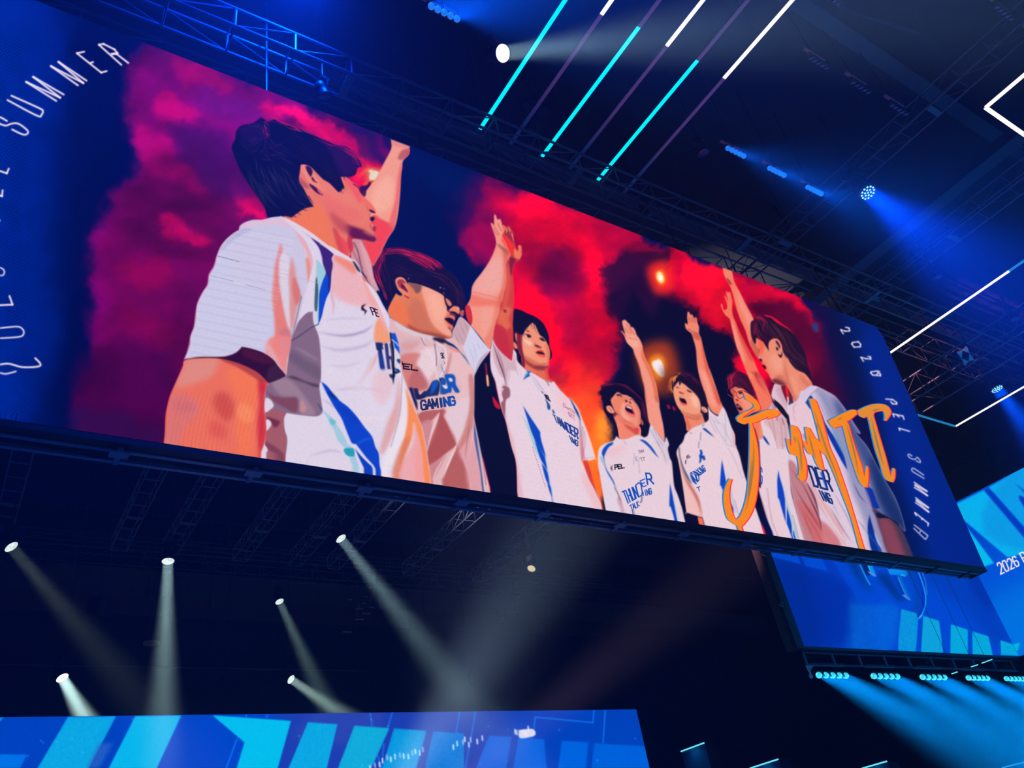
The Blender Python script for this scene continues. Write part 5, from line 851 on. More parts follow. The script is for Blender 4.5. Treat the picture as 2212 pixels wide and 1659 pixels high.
def bar(bm,a,b,w,h,up=Vector((0,0,1))):
    a=Vector(a);b=Vector(b);d=(b-a).normalized();s=d.cross(up)
    s=s.normalized() if s.length>1e-4 else Vector((1,0,0)); u=s.cross(d)
    v=[bm.verts.new(p+s*(w/2*i)+u*(h/2*j)) for p in(a,b) for i in(-1,1) for j in(-1,1)]
    for f in((0,1,3,2),(4,6,7,5),(0,4,5,1),(2,3,7,6),(0,2,6,4),(1,5,7,3)): bm.faces.new([v[i] for i in f])
def lathe(bm,prof,n=20,cap0=True,cap1=True):
    """profile of (radius,z) turned round the local z axis"""
    R=[]
    for r,z in prof: R.append([bm.verts.new((r*math.cos(2*math.pi*i/n),r*math.sin(2*math.pi*i/n),z)) for i in range(n)])
    for a,b in zip(R,R[1:]):
        for i in range(n): bm.faces.new((a[i],a[(i+1)%n],b[(i+1)%n],b[i]))
    if cap0: bm.faces.new(R[0][::-1])
    if cap1: bm.faces.new(R[-1])
def B(): return bmesh.new()
def mesh_only(name,bm,m):
    me=bpy.data.meshes.new(name); bm.to_mesh(me); bm.free(); me.materials.append(m); return me
def inst(name,me,parent,loc=(0,0,0),mw=None):
    o=bpy.data.objects.new(name,me); COL.objects.link(o); o.parent=parent
    if mw is not None: o.matrix_local=mw
    else: o.location=loc
    return o
# ---------- the hall ----------
ZC=15.6
def struct(name,lo,hi,m):
    bm=B(); abox(bm,lo,hi); return tag(ob(name,bm,m),kind='structure')
struct('floor',(-14,-12,-.2),(36,31,0),M['floor']); struct('ceiling',(-14,-12,ZC),(36,31,ZC+.3),M['ceil'])
struct('wall_back',(-14,30,0),(36,30.3,ZC),M['wall']); struct('wall_right',(35.7,-12,0),(36,30,ZC),M['wall']); struct('wall_left',(-14,-12,0),(-13.7,30,ZC),M['wall'])
bm=B(); abox(bm,(-13.7,27.9,12.75),(35.7,30,13.05)); abox(bm,(-13.7,27.7,12.6),(35.7,27.9,13.5)); tag(ob('trim_1',bm,M['soffit']),kind='structure')
bm=B(); bar(bm,(-6,29.9,10.92),(13.5,29.9,10.9),.05,.04); tag(ob('trim_2',bm,M['alu']),kind='structure')
# roof beams
for k,y in enumerate((-2,3,8.2,13.5,18,22.5,26.3)):
    bm=B(); abox(bm,(-13.7,y-.15,ZC-.75),(35.7,y+.15,ZC-.68)); abox(bm,(-13.7,y-.02,ZC-.68),(35.7,y+.02,ZC)); tag(ob('trim_%d'%(k+3),bm,M['girder']),kind='structure')
# ---------- LED wall pictures ----------
def picture(cv,fn,w,h):
    """resample a painted canvas onto a flat panel; fn(U,V) gives world points for unit panel coordinates"""
    U,V=np.meshgrid((np.arange(w)+.5)/w,(np.arange(h)+.5)/h)
    P3=fn(U,V)-np.array(EYE); R=np.array(RM); c=P3@R.T
    x=(c[...,0]/c[...,2]*FP+1106-cv.x0)*cv.S; y=(c[...,1]/c[...,2]*FP+829.5-cv.y0)*cv.S
    x=np.clip(np.nan_to_num(x),0,cv.W-1.01); y=np.clip(np.nan_to_num(y),0,cv.H-1.01)
    i=x.astype(int); j=y.astype(int); fx=(x-i)[...,None]; fy=(y-j)[...,None]; a=cv.a
    return (a[j,i]*(1-fx)+a[j,i+1]*fx)*(1-fy)+(a[j+1,i]*(1-fx)+a[j+1,i+1]*fx)*fy
def ledmat(name,arr,strength=LED):
    h,w,_=arr.shape; im=bpy.data.images.new(name,w,h,alpha=False)
    px=np.ones((h,w,4),np.float32); px[...,:3]=np.clip(arr/255.,0,1); im.pixels.foreach_set(px.ravel()); im.update(); im.pack()
    m=bpy.data.materials.new(name); m.use_nodes=True; nt=m.node_tree; nt.nodes.clear()
    o=nt.nodes.new('ShaderNodeOutputMaterial'); e=nt.nodes.new('ShaderNodeEmission'); t=nt.nodes.new('ShaderNodeTexImage'); t.image=im; t.interpolation='Linear'; t.extension='EXTEND'
    e.inputs[1].default_value=strength; nt.links.new(t.outputs[0],e.inputs[0]); nt.links.new(e.outputs[0],o.inputs[0]); m.cycles.emission_sampling=LEDSAMP; return m
def panel(name,corners,uvs,thick,dirn,m,parent):
    """display face (material 0, with UVs) and cabinet body (material 1) behind it"""
    bm=B(); uv=bm.loops.layers.uv.new('UVMap'); F=[bm.verts.new(c) for c in corners]; K=[bm.verts.new(Vector(c)+Vector(dirn)*thick) for c in corners]
    f=bm.faces.new(F)
    for l,q in zip(f.loops,uvs): l[uv].uv=q
    bm.faces.new(K[::-1]).material_index=1
    for i in range(len(F)):
        j=(i+1)%len(F); bm.faces.new((F[i],K[i],K[j],F[j])).material_index=1
    return ob(name,bm,[m,M['black']],parent)
TH=math.radians(3.6); UPV=Vector((0,-math.sin(TH),math.cos(TH))); NB=Vector((0,math.cos(TH),math.sin(TH)))
XL,XR,YM,ZM,HM=-2.6,15.795,7.0,5.81,5.585
led=empty('led_screen',(XL,YM,ZM),'huge hanging LED screen showing seven shouting people in white and blue jerseys over red smoke','screen')
def fmain(U,V):
    s=np.clip(V*HM,.07,HM-.004)
    P=np.zeros(U.shape+(3,)); P[...,0]=XL+U*(XR-XL); P[...,1]=YM+s*UPV.y; P[...,2]=ZM+s*UPV.z; return P
cvm=paint_main()
mm=ledmat('main screen picture',picture(cvm,fmain,3700,1160)); del cvm
def mp(x,s): return Vector((x-XL,0,0))+UPV*s
W_=XR-XL
cs=[(XL,0),(XR,0),(XR,5.33),(XR-.13,5.57),(XR-.5,HM),(XL,HM)]
panel('display',[mp(x,s) for x,s in cs],[((x-XL)/W_,s/HM) for x,s in cs],.1,NB,mm,led)
# lower service frame: two rails, end pieces, plates
bm=B(); bar(bm,(0,.06,-.035),(W_,.06,-.035),.12,.06); ob('bottom_edge',bm,M['black'],led)
for y,w,h in((.155,.05,.03),(.345,.045,.04)):
    bm=B(); bar(bm,(0,y,-.06),(W_-(.03 if y<.3 else 0),y,-.06),w,h); ob('rail',bm,M['rail'],led)
bm=B(); bar(bm,(W_,.0,-.05),(W_,.37,-.06),.05,.05); ob('end_bar',bm,M['black'],led)
for k,x in enumerate((-1.75,-.45,.84,2.1,3.32,4.54,5.72,6.97,8.13,9.43,10.64,11.9,13.2,14.33,15.4)):
    bm=B(); x-=XL; bar(bm,(x,.08,-.07),(x,.36,-.085),.05,.03)
    if k<12: abox(bm,(x-.085,.11,-.1),(x+.085,.23,-.085))
    ob('bracket',bm,M['rail' if k<13 else 'black'],led)
bm=B(); abox(bm,(0,.21,-.03),(W_,.33,.03)); ob('cable_tray',bm,M['black'],led)
for i in range(16):
    bm=B(); bar(bm,Vector((.4+i*1.19,.13,.1)),Vector((.4+i*1.19,.13,.1))+UPV*(HM-.2)+Vector((0,.1,0)),.06,.06,Vector((0,1,0))); ob('rear_strut',bm,M['black'],led)
for x in (.6,4.6,8.6,12.6,17.6):
    bm=B(); tube(bm,Vector((x,.22,0))+UPV*(HM-.1),(x,.22,ZC-ZM),.018,6); ob('hanging_chain',bm,M['black'],led)
for k in range(9):   # dangling cables under the frame
    x=1.0+k*1.9; bm=B(); p=[Vector((x+t*.7,.26,-.05-.05*math.sin(math.pi*t))) for t in [i/6 for i in range(7)]]
    for a,b in zip(p,p[1:]): tube(bm,a,b,.008,5)
    ob('cable',bm,M['black'],led)
drp=B()   # cloth tied along the left part of the lower rail
pp=[onY(x,y,7.37)-led.location for x,y in ((-30,941),(40,950),(130,962),(220,977),(300,992),(380,997),(450,1004),(500,1011))]
wd=[.05,.04,.03,.06,.08,.06,.03,.02]
vs=[(drp.verts.new(p+Vector((0,0,w*.5))),drp.verts.new(p-Vector((0,.02,w*.5)))) for p,w in zip(pp,wd)]
for a,b in zip(vs,vs[1:]): drp.faces.new((a[0],b[0],b[1],a[1]))
o=ob('tied_cloth',drp,M['cloth'],led); md=o.modifiers.new('solid','SOLIDIFY'); md.thickness=.01
# stage screen
YS=20.0; zt=6.73; XS0,XS1=-6.0,18.15; ZS0=.9
st=empty('led_screen',(XS0,YS,0),'low wide stage LED screen with slanted cyan bars across the bottom of the view','screen')
def fstage(U,V):
    P=np.zeros(U.shape+(3,)); P[...,0]=XS0+U*(XS1-XS0); P[...,1]=YS; P[...,2]=ZS0+V*(zt-ZS0); return P
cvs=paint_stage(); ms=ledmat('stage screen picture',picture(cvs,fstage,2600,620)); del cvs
q=[(XS0,ZS0),(XS1,ZS0),(XS1,zt),(XS0,zt)]
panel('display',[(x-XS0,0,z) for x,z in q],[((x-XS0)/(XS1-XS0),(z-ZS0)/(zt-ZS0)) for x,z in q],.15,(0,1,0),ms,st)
for x in (1,9,17,23.5):
    bm=B(); abox(bm,(x,.2,0),(x+.12,.35,zt-.3)); ob('leg',bm,M['black'],st)
bm=B(); abox(bm,(0,.02,0),(XS1-XS0,.5,ZS0-.02)); ob('plinth',bm,M['black'],st)
# right corner screen: front part and side part
XF0,XC,YF,ZF0,ZF1=15.16,24.19,11.0,5.64,10.15; YE=3.2
rs=empty('led_screen',(XF0,YF,ZF0),'bright blue corner LED screen hanging behind the right end of the huge screen','screen')
def ffr(U,V):
    P=np.zeros(U.shape+(3,)); P[...,0]=XF0+U*(XC-XF0); P[...,1]=YF; P[...,2]=ZF0+V*(ZF1-ZF0); return P
def fsd(U,V):
    P=np.zeros(U.shape+(3,)); P[...,0]=XC; P[...,1]=YF+U*(YE-YF); P[...,2]=ZF0+V*(ZF1-ZF0); return P
cvr=paint_right(); cvd=paint_side()
mf=ledmat('corner screen front picture',picture(cvr,ffr,1500,760)); m2=ledmat('corner screen side picture',picture(cvd,fsd,1500,860)); del cvr,cvd
panel('display',[(0,0,0),(XC-XF0,0,0),(XC-XF0,0,ZF1-ZF0),(0,0,ZF1-ZF0)],[(0,0),(1,0),(1,1),(0,1)],.12,(0,1,0),mf,rs)
panel('display',[(XC-XF0,0,0),(XC-XF0,YE-YF,0),(XC-XF0,YE-YF,ZF1-ZF0),(XC-XF0,0,ZF1-ZF0)],[(0,0),(1,0),(1,1),(0,1)],.12,(1,0,0),m2,rs)
bm=B(); abox(bm,(-.26,.0,-.05),(-.0,.3,ZF1-ZF0)); tube(bm,(-.3,.05,-.05),(-.3,.05,ZF1-ZF0),.02,6); ob('side_frame',bm,M['black'],rs)
for z in (.9,2.1,3.3): 
    bm=B(); bar(bm,(-.36,.0,z),(-.24,-.02,z+.05),.02,.02); bar(bm,(-.36,.0,z),(-.26,-.02,z-.05),.02,.02); ob('clip',bm,M['grey'],rs)
bm=B(); abox(bm,(-.05,.0,-.06),(XC-XF0,.12,-.005)); ob('bottom_edge',bm,M['black'],rs)
for z in(-.1,-.36):
    bm=B(); tube(bm,(-.02,.1,z),(XC-XF0-.3,.1,z),.022,6); ob('rail',bm,M['alu'],rs)
for i in range(10):
    bm=B(); bar(bm,(.02+i*.96,.1,-.1),(.02+i*.96,.1,-.36),.04,.04,Vector((0,1,0))); ob('post',bm,M['alu'],rs)
for x in (.4,3.4,6.4,8.9):
    bm=B(); tube(bm,(x,.2,ZF1-ZF0-.1),(x,.2,ZC-ZF0),.02,6); ob('hanging_chain',bm,M['black'],rs)
# ---------- trusses ----------
def truss(p0,p1,w,h,bays,label,tube_r=.022,group=None,cat='truss',m='alu',wide=0,drop=True,name='lighting_truss'):
    p0=Vector(p0);p1=Vector(p1);d=p1-p0;Ln=d.length
    t=empty(name,p0,label,cat,group,d.to_track_quat('X','Z').to_euler())
    for sy in(-1,1):
        for z in(0,h):
            bm=B(); tube(bm,(0,sy*w/2,z),(Ln,sy*w/2,z),tube_r,8); ob('chord',bm,M[m],t)
    st_=Ln/bays; r=tube_r*.62
    bm=B()
    for a,b in(((0,-w/2,0),(0,w/2,0)),((0,-w/2,h),(0,w/2,h)),((0,-w/2,0),(0,-w/2,h)),((0,w/2,0),(0,w/2,h))): tube(bm,a,b,r,6)
    ring=mesh_only('brace_ring',bm,M[m]); bm=B()
    tube(bm,(0,-w/2,0),(st_,-w/2,h),r*.8,5); dia=mesh_only('diagonal',bm,M[m]); bm=B(); tube(bm,(0,w/2,h),(st_,w/2,0),r*.8,5); dib=mesh_only('diagonal',bm,M[m])
    bm=B(); abox(bm,(-.06,-w/2,-.02),(.06,w/2,.02)); pl=mesh_only('joint_plate',bm,M[m])
    for i in range(bays+1):
        inst('brace',ring,t,(i*st_,0,0))
        if i<bays: inst('diagonal',dia,t,(i*st_,0,0)); inst('diagonal',dib,t,(i*st_,0,0))
        if wide and i%wide==wide//2: inst('joint_plate',pl,t,(i*st_,0,-.01))
    if drop:
        top=ZC-max(p0.z,p1.z)
        for f in(.06,.35,.65,.94):
            bm=B(); tube(bm,(Ln*f,0,h),(Ln*f,0,top),.012,5); ob('hanging_chain',bm,M['black'],t)
    return t
GH='trusses hung under the roof'
truss((-3,7.02,12.75),(23.8,6.75,12.75),.45,.45,30,'long truss running right above the top edge of the huge screen',.026,GH,wide=5)
truss((-3,8.6,13.6),(30,8.3,13.6),.5,.5,26,'second long truss behind and above the one over the huge screen',.024,GH)
truss((14.48,.3,14),(14.5,9.2,14),.42,.4,13,'truss at upper right leading to the blue round wash light',.02,GH,wide=3)
truss((18.6,-.5,14),(18.6,9.2,14),.5,.45,12,'truss at the far upper right beside the wide blue steel girder',.02,GH,wide=3)
truss((22.3,5.4,12.5),(22.3,10.6,12.5),.95,.7,6,'short truss with pale bare diagonals beside the white light frame',.024,GH)
bm=B(); abox(bm,(16.85,.2,13.95),(17.25,10.4,14.0)); abox(bm,(17.02,.2,14.0),(17.08,10.4,14.35)); tag(ob('steel_girder',bm,M['girder']),'broad painted steel girder lit blue above the white light strip','girder')
bm=B(); abox(bm,(20.2,10.6,12.9),(20.95,16,12.95)); tag(ob('duct_panel',bm,M['grey']),'long flat grey panel under the roof beyond the white light strip','panel')
xs=[(.2,.44),(3.2,.44),(4.62,.44),(6.75,.42),(8.55,.42),(9.9,.42),(12.7,.42),(15.6,.5)]
names=['leftmost ladder like truss running back from the huge screen','ladder truss pointing down at the straight white beam','ladder truss just right of the straight white beam','ladder truss above the small left leaning spotlight','fourth ladder truss from the right, fading behind a roof panel','ladder truss right behind the lamp throwing the long slanting beam','ladder truss beside the broad grey haze beam','faint ladder truss under the middle of the huge screen']
for k,((x,w),nm) in enumerate(zip(xs,names)):
    truss((x,14.5,12.5),(x,24.2,12.5),w,.4,13,nm,.019,'ladder trusses running to the back of the hall',m='lad',wide=4)
truss((-8,25.6,12.5),(25.5,25.1,12.5),.46,.5,36,'long cross truss near the back wall above the stage',.018,GH)
truss((-8,24.6,12.75),(22,24.2,12.75),.3,.3,24,'thin cross bar at the far ends of the ladder trusses',.014,GH)
# rungs of a small scaffold tower near the back
t=empty('rigging_ladder',onY(803,1278,25),'small rigging ladder with pale rungs hanging above the centre haze','ladder')
o0=t.location.copy()
for a,b in (((804,1280),(797,1304)),((777,1305),(770,1330))):
    bm=B(); tube(bm,onY(*a,25)-o0,onY(*b,25)-o0,.02,6); ob('side_rail',bm,M['grey'],t)
for x,y,w in ((756,1295,8),(790,1289,9),(786,1303,8),(803,1312,12),(791,1325,17),(777,1315,16),(777,1338,19),(750,1365,19),(798,1270,6)):
    bm=B(); bar(bm,onY(x-w/2,y,25)-o0,onY(x+w/2,y+.5,25)-o0,.035,.03); ob('rung',bm,M['plate'],t)
bm=B(); tube(bm,onY(804,1280,25)-o0,Vector((0,0,ZC-o0.z)),.01,5); ob('hanging_chain',bm,M['black'],t)
# bracket plate
c=onZ(2085,767,12.2); t=empty('truss_end_plate',c,'pale square steel plate with a diamond hole, beside the short truss','plate')
bm=B(); e=[onZ(x,y,12.2)-c for x,y in((2067,762),(2089,748),(2105,777),(2084,790))]; m_=[(e[i]+e[(i+1)%4])/2*.82 for i in range(4)]
E0=[bm.verts.new(p) for p in e]; M0=[bm.verts.new(p) for p in m_]
for i in range(4): bm.faces.new((E0[i],M0[i],M0[i-1]))
r=bmesh.ops.extrude_face_region(bm,geom=bm.faces[:]); bmesh.ops.translate(bm,verts=[v for v in r['geom'] if isinstance(v,bmesh.types.BMVert)],vec=(0,0,.03))
ob('plate',bm,M['plate'],t)
bm=B(); tube(bm,e[1],Vector((e[1].x,e[1].y,ZC-c.z)),.012,5); ob('hanging_chain',bm,M['black'],t)
# ---------- light strips ----------
def strip(name,a,b,segs,label,group=None,w=.065):
    """an LED batten from a to b; segs = (start fraction, end fraction, material)"""
    a=Vector(a);b=Vector(b);t=empty(name,a,label,'light strip',group); d=b-a; up=Vector((0,0,1)); bm=B(); bar(bm,up*.03,d+up*.03,w*.7,.05); ob('housing',bm,M['black'],t)
    for s,e_,m in segs:
        bm=B(); bar(bm,d*s,d*e_,w,.02); ob('lit_segment' if m!='dim' else 'unlit_segment',bm,M[m],t)
    for f in (.02,.5,.98):
        bm=B(); tube(bm,d*f+up*.05,d*f+up*(ZC-a.z),.006,4); ob('hanging_wire',bm,M['black'],t)
    return t
ZS=13.25
def yz(px,py): return onZ(px,py,ZS)
GS='six parallel light strips above the huge screen'
sp=[((1037,279),None,'cyan','cyan','leftmost of the six parallel strips, cyan along its whole length'),
 ((1102.5,311),(1299,32),'dim','white','second of the six parallel strips, dim grey turning white near the top'),
 ((1171,338),(1379,58),'cyan','dim','third of the six parallel strips, cyan below and unlit above'),
 ((1231,364),(1440,100),'dim','white','fourth of the six parallel strips, unlit below and white at its top'),
 ((1291.5,389),(1507,131),'cyan','dim','fifth of the six parallel strips, cyan below and unlit above'),
 ((1345,419),(1564,170),'dim','white','rightmost of the six parallel strips, unlit below, bright white above')]
for a,mid,m1,m2_,lb in sp:
    A=yz(*a); E_=Vector((A.x,A.y-7.5,A.z)); f=.5 if mid is None else (A.y-yz(*mid).y)/7.5
    strip('light_strip',A,E_,[(0,f,m1),(f+.001,1,m2_)],lb,GS,.066)
fr=empty('overhead_light',onZ(1805,843,12.4),'large rectangular frame of white light strips with one cyan side at right','light frame')
o0=fr.location.copy(); c1=onZ(2064,921,12.4)
def fseg(a,b,m,w=.06):
    bm=B(); bar(bm,a-o0,b-o0,w,.03); ob('light_bar',bm,M[m],fr); bm=B(); u=Vector((0,0,.04)); bar(bm,a-o0+u,b-o0+u,w*.8,.05); ob('housing',bm,M['black'],fr)
fl=Vector((o0.x,-1.5,12.4)); fr_=Vector((c1.x,-1.5,12.4)); ym=onZ(2178,584,12.4).y
fseg(o0,Vector((o0.x,ym,12.4)),'white'); fseg(Vector((o0.x,ym,12.4)),fl,'azure'); fseg(c1,fr_,'white'); fseg(o0,c1,'azure')
for p in (o0,c1,fl,fr_):
    bm=B(); tube(bm,p-o0+Vector((0,0,.06)),p-o0+Vector((0,0,ZC-12.4)),.008,4); ob('hanging_wire',bm,M['black'],fr)
fr=empty('overhead_light',onZ(2129,232.5,12.4),'corner of a bright white light frame cut by the upper right picture edge','light frame')
o0=fr.location.copy(); a1=Vector((o0.x,o0.y-5,12.4)); b1=Vector((o0.x+6,o0.y,12.4)); c2=Vector((o0.x+6,o0.y-5,12.4))
fseg(o0,a1,'white',.07); fseg(o0,b1,'white',.07); fseg(b1,c2,'white',.07); fseg(a1,c2,'white',.07)
for p in (o0,a1,b1,c2):
    bm=B(); tube(bm,p-o0+Vector((0,0,.06)),p-o0+Vector((0,0,ZC-12.4)),.008,4); ob('hanging_wire',bm,M['black'],fr)
# ---------- lamps ----------
def aim(A,p,q,r):
    """direction seen in the view as going from pixel p to q, turned towards the seats by r"""
    w=(EYE-A).normalized(); s=(ray(*q).normalized()-ray(*p).normalized()); s=(s-w*s.dot(w)).normalized(); return (w*r+s*math.sqrt(1-r*r)).normalized()
def light(parent,loc,d,size,spread,power,col,typ='AREA'):
    L_=bpy.data.lights.new('lamp_light',typ); L_.energy=power; L_.color=(min(1,col[0]/.38*.4),col[1]/.68*.4,col[2]*.4) if col[0]>.3 else col
    if typ=='AREA': L_.shape='DISK'; L_.size=size; L_.spread=math.radians(spread)
    o=bpy.data.objects.new('lamp_light',L_); COL.objects.link(o); o.parent=parent; o.location=loc; o.rotation_euler=d.to_track_quat('-Z','Y').to_euler(); return o
_hm={}
def head_meshes(R):
    if R in _hm: return _hm[R]
    bm=B(); lathe(bm,[(R*.55,-R*2.7),(R*.8,-R*2.5),(R*.9,-R*1.6),(R*.86,-R*1.5),(R*.95,-R*.8),(R*1.12,-R*.15),(R*1.14,.0),(R*1.02,.0),(R*1.0,-R*.12)],22,True,False); hd=mesh_only('head',bm,M['black'])
    bm=B(); lathe(bm,[(R*1.0,-R*.1),(R*.8,-R*.02),(R*.5,.03*R),(R*.15,.05*R)],22,False,True); ln=mesh_only('lens',bm,M['glass'])
    bm=B(); abox(bm,(-R*1.35,-R*.12,-.0),(-R*1.2,R*.12,R*1.9)); abox(bm,(R*1.2,-R*.12,0),(R*1.35,R*.12,R*1.9)); abox(bm,(-R*1.35,-R*.2,R*1.8),(R*1.35,R*.2,R*2.0)); yk=mesh_only('yoke',bm,M['black'])
    bm=B(); abox(bm,(-R*.9,-R*.7,R*2.0),(R*.9,R*.7,R*2.7)); bs=mesh_only('base',bm,M['black'])
    for me in (hd,ln):
        for p in me.polygons: p.use_smooth=True
    _hm[R]=(hd,ln,yk,bs); return _hm[R]
def mover(A,d,R,label,group,lens=None,power=0,spread=8,col=(1,1,1),pipe=True,name='moving_light',cat='stage light'):
    hd,ln,yk,bs=head_meshes(R); t=empty(name,A,label,cat,group)
    q=d.to_track_quat('Z','Y').to_matrix().to_4x4(); off=Matrix.Translation(d*(R*1.2))
    inst('head',hd,t,mw=off@q)
    if lens: 
        l2=ln.copy(); l2.materials[0]=M[lens]; inst('lens',l2,t,mw=off@q)
    else: inst('lens',ln,t,mw=off@q)
    yaw=Matrix.Rotation(math.atan2(d.y,d.x)+math.pi/2,4,'Z'); inst('yoke',yk,t,mw=yaw); inst('base',bs,t,mw=yaw)
    if pipe:
        bm=B(); tube(bm,(0,0,R*2.6),(0,0,ZC-A.z),.016,6); ob('hanging_pipe',bm,M['black'],t)
    if power: light(t,d*(R*1.32),d,R*1.7,spread,power,col)
    return t
GW='white beam lights over the stage'
BEAMS=[((25,1182),(150,1330),21,.55,.155,'pale spotlight at the left picture edge with a faint slanting beam',PW*.14,13,(.7,1,.85),'mlens'),
 ((363,1213),(352,1540),21,.6,.155,'white spotlight under the roof throwing one beam straight down',PW*1.2,11,(.56,.92,1),'mlens'),
 ((737,1164),(953,1440),19,.55,.15,'greenish white spotlight throwing a long slanting beam to the lower right',PW*.75,12,(.52,.9,1),'mlens'),
 ((604,1300),(690,1490),24,.6,.135,'small spotlight with a thin dim beam beside the dark back wall',PW*.32,11,(.55,1,.95),'mlens'),
 ((629,1468),(735,1540),24,.6,.135,'spotlight low over the stage screen, its beam leaning right',PW*1.,14,(.62,1,.95),'mlens'),
 ((135,1465),(180,1545),24,.6,.15,'brightest white spotlight low at left, just above the stage screen',PW*3.6,18,(.62,1,1),'wlens')]
for p,q_,Y,r,R,lb,pw,sp_,cl,ln in BEAMS:
    A=onY(*p,Y); d=aim(A,p,q_,r); mover(A-d*(R*1.2),d,R,lb,GW,ln,pw,sp_,cl)
A=onZ(1087,115,13); d=aim(A,(1087,115),(1500,70),.8); mover(A-d*.17,d,.14,'bright white spotlight above the huge screen with its beam sweeping right',None,'wlens',PW*.5,14,(.45,.8,1))
# floor lamps on the stage below the picture, whose beams rise into view
for p,q_,Y,r,pw,sp_,cl,lb in (((735,1905),(1262,1050),18,.1,PW*3.,22,(.42,.62,.85),'floor spotlight on the stage casting the broad grey beam up to the right'),
    ((720,1920),(1560,1230),17,.1,PW*.4,12,(.7,.5,.8),'floor spotlight on the stage casting the thin dusky beam'),
    ((930,1990),(1040,1250),18,.0,PW*5,46,(.36,.48,.9),'floor wash light on the stage filling the centre with grey haze')):
    A=onY(*p,Y); A.z=max(A.z,.7); d=aim(A,p,q_,r); t=mover(A,d,.16,lb,None,'mlens',pw,sp_,cl,pipe=False); bm=B(); tube(bm,(0,0,-A.z+.03),(0,0,-.16),.03,8); tube(bm,(0,0,-A.z),(0,0,-A.z+.03),.25,16); ob('stand',bm,M['black'],t)
# round blue washes with LED cells
def wash(A,d,R,label,power,spread,col):
    t=mover(A,d,R,label,None,None,power,spread,col,name='wash_light',cat='stage light'); q=d.to_track_quat('Z','Y').to_matrix().to_4x4()
    bm=B(); lathe(bm,[(R*.115,0),(R*.1,R*.04),(R*.05,R*.06)],12,True,True); me=mesh_only('led_cell',bm,M['cell'])
    for n_,rad,ph in ((1,0,0),(6,.37,.3),(12,.74,.1)):
        for i in range(n_):
            a=ph+2*math.pi*i/n_; inst('led_cell',me,t,mw=Matrix.Translation(d*(R*1.2))@q@Matrix.Translation((rad*R*math.cos(a),rad*R*math.sin(a),.05*R)))
    return t
A=onZ(1873,415,13); d=aim(A,(1873,415),(2080,570),.72); wash(A-d*.2,d,.185,'round blue wash light of many pale cells above right of the huge screen',PB*1.0,38,(0,.07,1))
A=onZ(2152,838,13); d=aim(A,(2152,838),(2230,935),.42); wash(A-d*.2,d,.2,'small round blue wash light seen between the white light frames at right',PB*.9,30,(0,.1,1))
A=onZ(690,-90,14.3); d=aim(A,(690,-90),(500,60),.86); wash(A-d*.2,d,.2,'blue wash light above the picture edge flooding the upper left with blue',PB*1.5,120,(0,.06,1))
# unlit heads
GU='unlit moving lights hanging in the dark'
A=onZ(1160,262,13.9); t=mover(A,Vector((.25,-.35,.9)).normalized(),.2,'big unlit round lamp head behind the second and third parallel strips',None,pipe=False,power=0)
bm=B(); tube(bm,(0,0,.3),(0,0,ZC-A.z),.02,6); ob('hanging_pipe',bm,M['black'],t)
for k,(px,py,Z,lb) in enumerate(((1394,458,13.0,'small unlit lamp with a pale ring just over the screen top edge'),(1515,321,13,'unlit dark lamp left of the blue five lamp bars'),
  (2022,592,13.4,'unlit lamp with blue glints left of the long white strip'),(2190,683,12.6,'unlit lamp near the right picture edge below the long white strip'),
  (697,196,12.5,'lamp with bright glint on the truss above the dark haired heads'),(912,328,12.4,'tiny lamp at the top edge above the raised bare arm'))):
    A=onZ(px,py,Z); d=aim(A,(px,py),(px+30,py+60),.6); mover(A,d,.1,lb,None)
for px,py,Y,lb in ((492,1172,20,'unlit lamp with reddish glint between two ladder trusses'),(1150,1222,17,None),(453,1313,24,'unlit lamp right of the straight white beam'),(818,1331,24,'unlit lamp left of the long slanting beam'),
  (924,1396,24,'unlit lamp inside the end of the long slanting beam'),(893,1469,26,'unlit lamp left of the broad grey beam, above the screen'),(1017,1470,26,'unlit lamp on the right edge of the broad grey beam'),(773,1470,26,'unlit lamp where the centre haze begins'),
  (485,1467,26,'unlit lamp left of the low right leaning spotlight'),(312,1466,26,'unlit lamp hidden in the foot of the straight white beam'),(1083,1342,22,'unlit lamp with white glint right of the broad beam'),(1117,1321,22,'unlit lamp just above the white glinting one'),
  (318,1283,24,'unlit round lamp left of the top of the straight beam'),(667,1237,22,'unlit lamp on the cross truss above the small spotlight'),(1274,1212,18,'faint unlit lamp to the right of the amber bulb')):
    A=onY(px,py,Y)
    if lb is None:
        t=mover(A,aim(A,(px,py),(px-10,py+30),.75),.11,'small lamp with a glowing amber bulb under the middle of the huge screen',None,'amber'); continue
    mover(A,aim(A,(px,py),(px+(20 if px%2 else -20),py+60),.35),.08,lb,GU)
t=onY(327,1392,24.5); e=empty('round_speaker',t,'flat pale round disc left of the straight white beam','speaker'); bm=B(); lathe(bm,[(.2,.0),(.235,.02),(.235,.05),(.1,.09)],28); ob('dish',bm,M['plate'],e); bm=B(); tube(bm,(0,0,.08),(0,0,ZC-t.z),.01,5); ob('hanging_rod',bm,M['black'],e)
t=onY(208,1340,24); e=empty('drum_shade',t,'dim grey drum hanging beneath the faint slanting beam at left','lamp'); bm=B(); lathe(bm,[(.3,.0),(.32,.05),(.34,.5),(.33,.55)],28); ob('shade',bm,M['black'],e); bm=B(); tube(bm,(0,0,.5),(0,0,ZC-t.z),.01,5); ob('hanging_rod',bm,M['black'],e)
t=onY(1285,1132,15); e=empty('bar_light',t,'unlit narrow bar lamp just below the huge screen middle','stage light'); bm=B(); bar(bm,(-.1,0,0),(.16,0,-.01),.05,.07); ob('housing',bm,M['grey'],e); bm=B(); tube(bm,(0,0,0),(0,0,ZC-t.z),.01,5); ob('hanging_rod',bm,M['black'],e)
